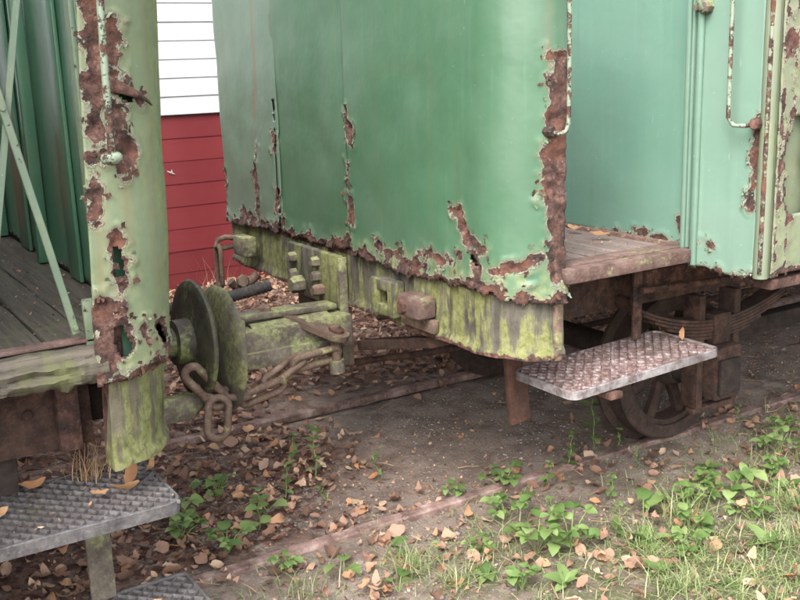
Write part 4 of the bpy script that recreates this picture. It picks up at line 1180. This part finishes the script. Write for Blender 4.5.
while n < 1250:                                   # thinner scatter over the trodden soil in front
    x, y = rr.uniform(.5, 4.5), rr.uniform(1.4, 2.75)
    if rr.random() < .5+.8*nz(x*1.6, y*1.6, 20, 3): try_leaf(x, y, .028 if y < 2.3 else .012); n += 1
vis = []
for i, (x, y, z, L) in enumerate(spots):
    zc = in_view((x, y, z))
    vis.append((L/zc if zc else 0, i))
vis.sort(reverse=True)
# leaf under a carriage floor line of sight is kept in the joined litter; the largest visible ones are single things
single = {i for q, i in vis[:280] if q > 0}
vars_ = []
for k in range(14):
    v_, f_ = [], []
    r2 = random.Random(100+k)
    L = 1.0
    leaf_geo(leaf_pts(L, r2.uniform(.45, .75), r2.choice((-.5, .1, .25, .5, 1.0)), r2.choice((-.25, 0, .1, .3, .6)), 13, r2, 7), v_, f_, Matrix.Identity(4))
    me = bpy.data.meshes.new('fallen_leaf'); me.from_pydata([tuple(p) for p in v_], [], f_)
    at = me.attributes.new('rnd', 'FLOAT', 'POINT'); at.data.foreach_set('value', [k/14]*len(v_))
    me.materials.append(MT['dead'])
    for p in me.polygons: p.use_smooth = True
    vars_.append(me)
lv, lf, lr = [], [], []
for i, (x, y, z, L) in enumerate(spots):
    mtx = Matrix.Translation((x, y, z)) @ rot_rand(rr, .38)
    if i in single:
        o = bpy.data.objects.new('fallen_leaf', vars_[i % 14]); col.objects.link(o)
        o.matrix_world = mtx @ Matrix.Scale(L, 4)
        tag(o, ('large' if L > .060 else 'middle-sized' if L > .045 else 'small')+' dead brown leaf lying '+spot_words(x, y), 'leaf', 'fallen leaves '+spot_words(x, y))
    else:
        b = len(lv)
        leaf_geo(leaf_pts(L, L*rr.uniform(.45, .68), rr.choice((-.5, 0, .2, .5, 1.0)), rr.choice((-.25, 0, .1, .3, .6)), 12*L, rr, 4), lv, lf, mtx)
        lr += [rr.random()]*(len(lv)-b)
me = bpy.data.meshes.new('leaf_litter'); me.from_pydata([tuple(p) for p in lv], [], lf)
at = me.attributes.new('rnd', 'FLOAT', 'POINT'); at.data.foreach_set('value', lr)
o = link('leaf_litter', me, 'dead', None, 180); tag(o, 'brown leaf litter spread over the ground', 'leaf litter', kind='stuff')

# leaves lying on the steps and the platform
def step_leaf(x, y, z, L, ang, tx, ty, label, curl=.35, mat='dead_bright'):
    v_, f_ = [], []; r2 = random.Random(int(x*1000+y*77))
    leaf_geo(leaf_pts(L, L*.42, curl, .22, .45, r2, 7), v_, f_, Matrix.Rotation(ang, 4, 'Z') @ Matrix.Rotation(tx, 4, 'X') @ Matrix.Rotation(ty, 4, 'Y'))
    me = bpy.data.meshes.new('fallen_leaf'); me.from_pydata([tuple(p) for p in v_], [], f_)
    o = link('fallen_leaf', me, mat, None, 180, loc=(x, y, z+.007)); tag(o, label, 'leaf', 'dead leaves on the steps')
step_leaf(.395, 2.315, .514, .068, .10, .25, 0, 'orange-brown leaf lying flat near the back edge of the upper step')
step_leaf(.300, 2.20, .514, .050, .7, .5, 0, 'orange leaf at the open end of the upper step')
step_leaf(.566, 2.165, .516, .075, 2.5, .8, .1, 'curled tan leaf across the rounded end of the upper step, longest of three')
step_leaf(.600, 2.215, .526, .070, 1.0, .2, -.7, 'tan leaf propped upright against the curled leaf on the upper step')
step_leaf(.655, 2.235, .526, .046, 1.9, .3, 1.2, 'small leaf standing on end at the rounded corner of the upper step')
step_leaf(.515, 2.18, .512, .045, -.2, .2, 0, 'narrow pale leaf lying flat on the upper step')
step_leaf(.60, 2.14, .217, .05, .4, .5, 0, 'tan leaf on the lower step')
step_leaf(2.475, 2.235, .540, .048, 1.1, .2, -1.2, 'tan leaf standing upright at the end of the pale galvanised step')
step_leaf(2.44, 2.285, .536, .050, 2.2, .5, -.6, 'tan leaf leaning beside another on the pale galvanised step')
step_leaf(2.28, 2.42, .874, .08, -1.1, .2, 0, 'long pale leaf scrap lying along the turquoise bulkhead', .2)
step_leaf(2.31, 2.58, .872, .06, -1.3, .3, 0, 'smaller tan leaf scrap on the platform boards by the bulkhead', .3)

# crumbs and bark on the platform floors
cv, cf, cr = [], [], []
for (x0, x1, y0, y1, z, nn_) in ((1.75, 2.37, 2.2, 3.2, .866, 420), (.12, .72, 2.25, 4.1, .866, 520), (.0, .66, 2.07, 2.36, .506, 120)):
    for k in range(nn_):
        L = rr.uniform(.004, .016)
        mtx = Matrix.Translation((rr.uniform(x0, x1), rr.uniform(y0, y1), z+.003)) @ rot_rand(rr, .3)
        b = len(cv); leaf_geo(leaf_pts(L, L*.5, .3, .3, .1, rr, 2), cv, cf, mtx); cr += [rr.random()]*(len(cv)-b)
me = bpy.data.meshes.new('debris'); me.from_pydata([tuple(p) for p in cv], [], cf)
at = me.attributes.new('rnd', 'FLOAT', 'POINT'); at.data.foreach_set('value', cr)
tag(link('debris', me, 'dead', None, 180), 'leaf crumbs and dirt on the platform floors', 'debris', kind='stuff')

# twigs
bm = bmesh.new()
for k in range(170):
    x, y = rr.uniform(.7, 4.2), rr.uniform(1.5, 4.6)
    a = rr.uniform(0, 6.28); L = rr.uniform(.03, .14); z = ground_h(x, y)+.008
    bend = rr.uniform(-.25, .25)
    sweep(bm, [(x, y, z), (x+math.cos(a)*L*.5, y+math.sin(a)*L*.5, z+rr.uniform(0, .01)), (x+math.cos(a+bend)*L, y+math.sin(a+bend)*L, z+rr.uniform(-.003, .012))], [.0022, .0018, .001], 4)
tag(bmobj('twigs', bm, 'stalk'), 'thin dry twigs scattered over soil and litter', 'twigs', kind='stuff')
# grass
gv, gf, grn = [], [], []
def blade(x, y, z, h, wd, lean, az, rv):
    b = len(gv); d = Vector((math.cos(az), math.sin(az), 0)); q = Vector((-d.y, d.x, 0))
    for i in range(4):
        f = i/3; p = Vector((x, y, z)) + d*(lean*h*f*f) + Vector((0, 0, h*(f-.25*lean*f*f)))
        wv = wd*(1-f)**.7*.5+.0002
        gv.append(p+q*wv); gv.append(p-q*wv)
    for i in range(3): gf.append((b+2*i, b+2*i+1, b+2*i+3, b+2*i+2))
    grn.extend([rv]*8)
n = 0
while n < 12000:
    x, y = rr.uniform(.4, 4.8), rr.uniform(1.15, 2.6)
    dn = green_at(x, y)*(.12+1.25*max(0, nz(x*2.6, y*2.6, 31, 3)+.12))
    if rr.random() < dn:
        n += 1
        blade(x+rr.gauss(0, .01), y+rr.gauss(0, .01), ground_h(x, y)-.003, rr.uniform(.015, .07)*(1.4 if rr.random() < .1 else 1), rr.uniform(.0018, .004), rr.uniform(.3, 2.2), rr.uniform(0, 6.28), rr.random())
for (tx, ty, k, h) in ((1.42, 2.30, 150, .10), (2.30, 2.05, 110, .13), (1.10, 2.38, 60, .08), (1.95, 1.75, 120, .09), (2.65, 1.9, 110, .10), (1.50, 2.15, 110, .07), (2.95, 2.45, 30, .09), (2.1, 2.0, 80, .08), (2.4, 1.75, 120, .08), (3.1, 2.3, 50, .08)):
    for i in range(k):
        x, y = tx+rr.gauss(0, .035), ty+rr.gauss(0, .035)
        blade(x, y, ground_h(x, y)-.004, h*rr.uniform(.4, 1.1), rr.uniform(.002, .0042), rr.uniform(.3, 1.3), rr.uniform(0, 6.28), rr.random())
n = 0
while n < 2600:                                  # dead straw lying flat among the green
    x, y = rr.uniform(.5, 4.6), rr.uniform(1.2, 2.62)
    if rr.random() < .15+.8*max(0, nz(x*2, y*2, 41, 3)+.2):
        n += 1; blade(x, y, ground_h(x, y)+.004, rr.uniform(.012, .05), rr.uniform(.0016, .0036), rr.uniform(2.2, 3.4), rr.uniform(0, 6.28), rr.uniform(.88, 1))
me = bpy.data.meshes.new('grass'); me.from_pydata([tuple(p) for p in gv], [], gf)
at = me.attributes.new('rnd', 'FLOAT', 'POINT'); at.data.foreach_set('value', grn)
tag(link('grass', me, 'grass', None), 'short sparse grass in front of the near rail', 'grass', kind='stuff')

# dry stalks behind the left step and by the shed
def stalks(name, cx, cy, cz, n_, h, spread, lean, label):
    vs, fs, rn = [], [], []
    r2 = random.Random(int(cx*100))
    for k in range(n_):
        b = len(vs); x, y = cx+r2.gauss(0, spread), cy+r2.gauss(0, spread)
        az = r2.uniform(0, 6.28); d = Vector((math.cos(az), math.sin(az), 0)); q = Vector((-d.y, d.x, 0)); hh = h*r2.uniform(.4, 1.1); ln = lean*r2.uniform(.2, 1.2)
        for i in range(5):
            f = i/4; p = Vector((x, y, cz))+d*(ln*hh*f*f)+Vector((0, 0, hh*(f-.35*ln*f*f)))
            vs += [p+q*.0014*(1.1-f), p-q*.0014*(1.1-f)]
        for i in range(4): fs.append((b+2*i, b+2*i+1, b+2*i+3, b+2*i+2))
        rn += [r2.random()]*10
    me = bpy.data.meshes.new(name); me.from_pydata([tuple(p) for p in vs], [], fs)
    at = me.attributes.new('rnd', 'FLOAT', 'POINT'); at.data.foreach_set('value', rn)
    o = link(name, me, 'stalk', None); tag(o, label, 'dry grass')
stalks('dry_grass_tuft', .53, 2.33, .50, 75, .17, .022, 1.5, 'tuft of dry straw caught between upper step and mossy corner')
stalks('dry_grass_tuft', 2.12, 5.5, .03, 70, .38, .07, .6, 'dry reddish weed stalks in front of the red shed boards')

# pebbles
pv, pf = [], []
ico = bmesh.new(); bmesh.ops.create_icosphere(ico, subdivisions=1, radius=1)
iv = [v.co.copy() for v in ico.verts]; ifc = [tuple(v.index for v in f.verts) for f in ico.faces]; ico.free()
n = 0
while n < 6500:
    x, y = rr.uniform(.8, 4.6), rr.uniform(1.5, 3.6)
    if rr.random() > min(1, max(.05, .45+1.1*nz(x*1.8, y*1.8, 50, 3))): continue
    n += 1; r_ = rr.triangular(.0018, .0075, .003) if rr.random() < .992 else rr.uniform(.009, .015)
    b = len(pv); z = ground_h(x, y); sx, sy, sz = rr.uniform(.7, 1.3), rr.uniform(.7, 1.3), rr.uniform(.5, .8)
    for v in iv: pv.append((x+v.x*r_*sx, y+v.y*r_*sy, z+v.z*r_*sz+r_*.2))
    pf += [tuple(b+k for k in f) for f in ifc]
me = bpy.data.meshes.new('gravel'); me.from_pydata(pv, [], pf)
tag(link('gravel', me, 'stone', None, 180), 'fine gravel and pebbles strewn over the soil', 'gravel', kind='stuff')

# weeds: stem + leaves, each plant a thing
def weed_leaf_mesh(k, ratio):
    r2 = random.Random(300+k); vs, fs = [], []
    rows = []
    for i in range(8):
        f = i/7
        wv = ratio*.5*math.sin(math.pi*f**.75)**.85*(1.08 if i % 2 else .94) if 0 < i < 7 else (.03 if i == 0 else 0)
        z = .12*math.sin(f*2.2)-.22*f*f
        rows.append(((f, wv, z+.22*wv), (f, 0, z), (f, -wv, z+.22*wv)))
    leaf_geo(rows, vs, fs, Matrix.Identity(4))
    me = bpy.data.meshes.new('leaf'); me.from_pydata([tuple(p) for p in vs], [], fs)
    at = me.attributes.new('rnd', 'FLOAT', 'POINT'); at.data.foreach_set('value', [k*.13 % 1*.3]*len(vs))
    me.materials.append(MT['weed'])
    for p in me.polygons: p.use_smooth = True
    return me
WL = [weed_leaf_mesh(k, q) for k, q in enumerate((.66, .80, .55, .34, .22, .9))]
def weed(x, y, kind, size, label, grp, seed):
    z = ground_h(x, y)
    r2 = random.Random(seed)
    root = empty('weed', (x, y, z), label, 'weed', grp)
    def add_leaf(p, az, pitch, L, mesh):
        o = bpy.data.objects.new('leaf', mesh); col.objects.link(o); o.parent = root
        o.matrix_local = Matrix.Translation(p) @ Matrix.Rotation(az, 4, 'Z') @ Matrix.Rotation(-pitch, 4, 'Y') @ Matrix.Rotation(r2.gauss(0, .25), 4, 'X') @ Matrix.Scale(L, 4)
    bm = bmesh.new()
    if kind == 'tall':
        ln = Vector((r2.uniform(-.25, .25), r2.uniform(-.25, .25), 1)); nodes = 4
        pts = [ln*(size*i/5)+Vector((.006*r2.uniform(-1, 1), .006*r2.uniform(-1, 1), 0)) for i in range(6)]
        sweep(bm, [p+Vector((x, y, z-.01)) for p in pts], [.0022, .002, .0018, .0016, .0014, .001], 5)
        for i in range(1, 6):
            a0 = r2.uniform(0, 3.14)
            for s_ in ((0, math.pi) if i < 5 else (0, 2.1, 4.2)):
                add_leaf(pts[i], a0+s_+r2.gauss(0, .2), r2.uniform(-.1, .5), size*r2.uniform(.22, .38)*(1.1-.08*i), WL[r2.choice((0, 2))])
    elif kind == 'clump':
        for k in range(7):
            az = k*.9+r2.uniform(-.4, .4); rd = r2.uniform(.12, .62); tip = Vector((math.cos(az)*size*rd, math.sin(az)*size*rd, size*r2.uniform(.35, .95-.4*rd)))
            pts = [tip*f+Vector((0, 0, size*.12*math.sin(f*3.1))) for f in (0, .3, .6, 1)]
            sweep(bm, [p+Vector((x, y, z-.006)) for p in pts], [.002, .0018, .0015, .001], 5)
            for s_ in (-1.1, 0, 1.1): add_leaf(pts[3], az+s_, r2.uniform(-.3, .45), size*r2.uniform(.22, .46), WL[r2.choice((0, 1, 5))])
            if r2.random() < .7: add_leaf(pts[2], az+r2.uniform(1, 2), .2, size*.3, WL[0])
    elif kind == 'rosette':
        sweep(bm, [Vector((x, y, z-.01)), Vector((x, y, z+.012))], .004, 6)
        for k in range(7): add_leaf(Vector((0, 0, .008)), k*.9+r2.gauss(0, .2), r2.uniform(.1, .7), size*r2.uniform(.5, .9), WL[r2.choice((2, 3))])
    elif kind == 'broad':
        for k in range(3):
            az = r2.uniform(0, 6.28); tip = Vector((math.cos(az)*size*.3, math.sin(az)*size*.3, size*r2.uniform(.3, .6)))
            sweep(bm, [Vector((x, y, z-.006)), tip*.6+Vector((x, y, z)), tip+Vector((x, y, z))], [.002, .0018, .0014], 5)
            add_leaf(tip, az, r2.uniform(-.2, .4), size*r2.uniform(.55, .8), WL[1])
    else:   # feathery
        pts = [Vector((.01*math.sin(i), .01*math.cos(i*1.7), size*i/6)) for i in range(7)]
        sweep(bm, [p+Vector((x, y, z-.01)) for p in pts], .0014, 5)
        for i in range(1, 7):
            for k in range(3): add_leaf(pts[i], r2.uniform(0, 6.28), r2.uniform(.3, .9), size*r2.uniform(.2, .32), WL[4])
    bmobj('stem', bm, 'stem', root, 60)
LB = {'tall': 'upright weed with paired leaves', 'clump': 'bushy weed with leaves in threes', 'rosette': 'low weed with ringed long leaves', 'broad': 'weed with three broad rounded leaves', 'feather': 'thin feathery green weed'}
wl = [(1.496, 3.066, 'tall', .17), (1.47, 3.20, 'tall', .13), (1.153, 2.80, 'tall', .15), (1.25, 2.40, 'broad', .085), (2.0, 2.60, 'clump', .11), (1.87, 2.42, 'clump', .12), (1.825, 2.645, 'clump', .07),
      (1.90, 2.13, 'clump', .14), (1.80, 2.17, 'clump', .13), (2.52, 2.69, 'tall', .20), (1.666, 2.90, 'feather', .13), (.965, 3.0, 'clump', .14), (1.53, 2.30, 'tall', .07), (2.42, 2.10, 'clump', .12), (2.24, 1.96, 'clump', .11),
      (2.55, 2.06, 'clump', .13), (3.03, 2.24, 'clump', .12), (2.09, 1.99, 'rosette', .10), (1.96, 1.83, 'rosette', .09), (2.05, 2.10, 'tall', .12), (2.33, 1.75, 'rosette', .10), (1.335, 2.23, 'broad', .07),
      (2.585, 2.62, 'tall', .09), (2.30, 2.60, 'tall', .13), (2.24, 2.32, 'tall', .10), (2.50, 2.45, 'feather', .09), (3.15, 2.53, 'feather', .08), (1.13, 3.10, 'clump', .10), (1.01, 2.72, 'clump', .11), (1.58, 2.14, 'rosette', .08),
      (2.12, 2.52, 'tall', .10), (2.7, 2.3, 'rosette', .08), (2.75, 2.0, 'rosette', .10), (1.42, 2.85, 'feather', .08), (2.65, 1.78, 'clump', .10), (1.72, 1.95, 'rosette', .09), (2.35, 2.2, 'rosette', .08), (.92, 2.88, 'clump', .10),
      (2.15, 1.86, 'clump', .09), (2.48, 1.92, 'clump', .10), (2.85, 2.12, 'clump', .09), (2.58, 2.2, 'clump', .08), (1.66, 2.28, 'clump', .07), (1.40, 2.42, 'broad', .08), (1.12, 2.50, 'clump', .07), (1.98, 2.30, 'tall', .08), (2.2, 2.12, 'broad', .10), (2.80, 1.86, 'clump', .10), (1.62, 2.02, 'clump', .08), (3.2, 2.36, 'clump', .09), (1.33, 2.98, 'tall', .12), (1.24, 2.92, 'broad', .08)]
for i, (x, y, k, sz) in enumerate(wl):
    w_ = spot_words(x, y)
    weed(x, y, k, sz, ('tall ' if sz > .125 else 'short ' if sz < .095 else '')+LB[k]+' '+w_, 'weeds '+w_, 500+i)
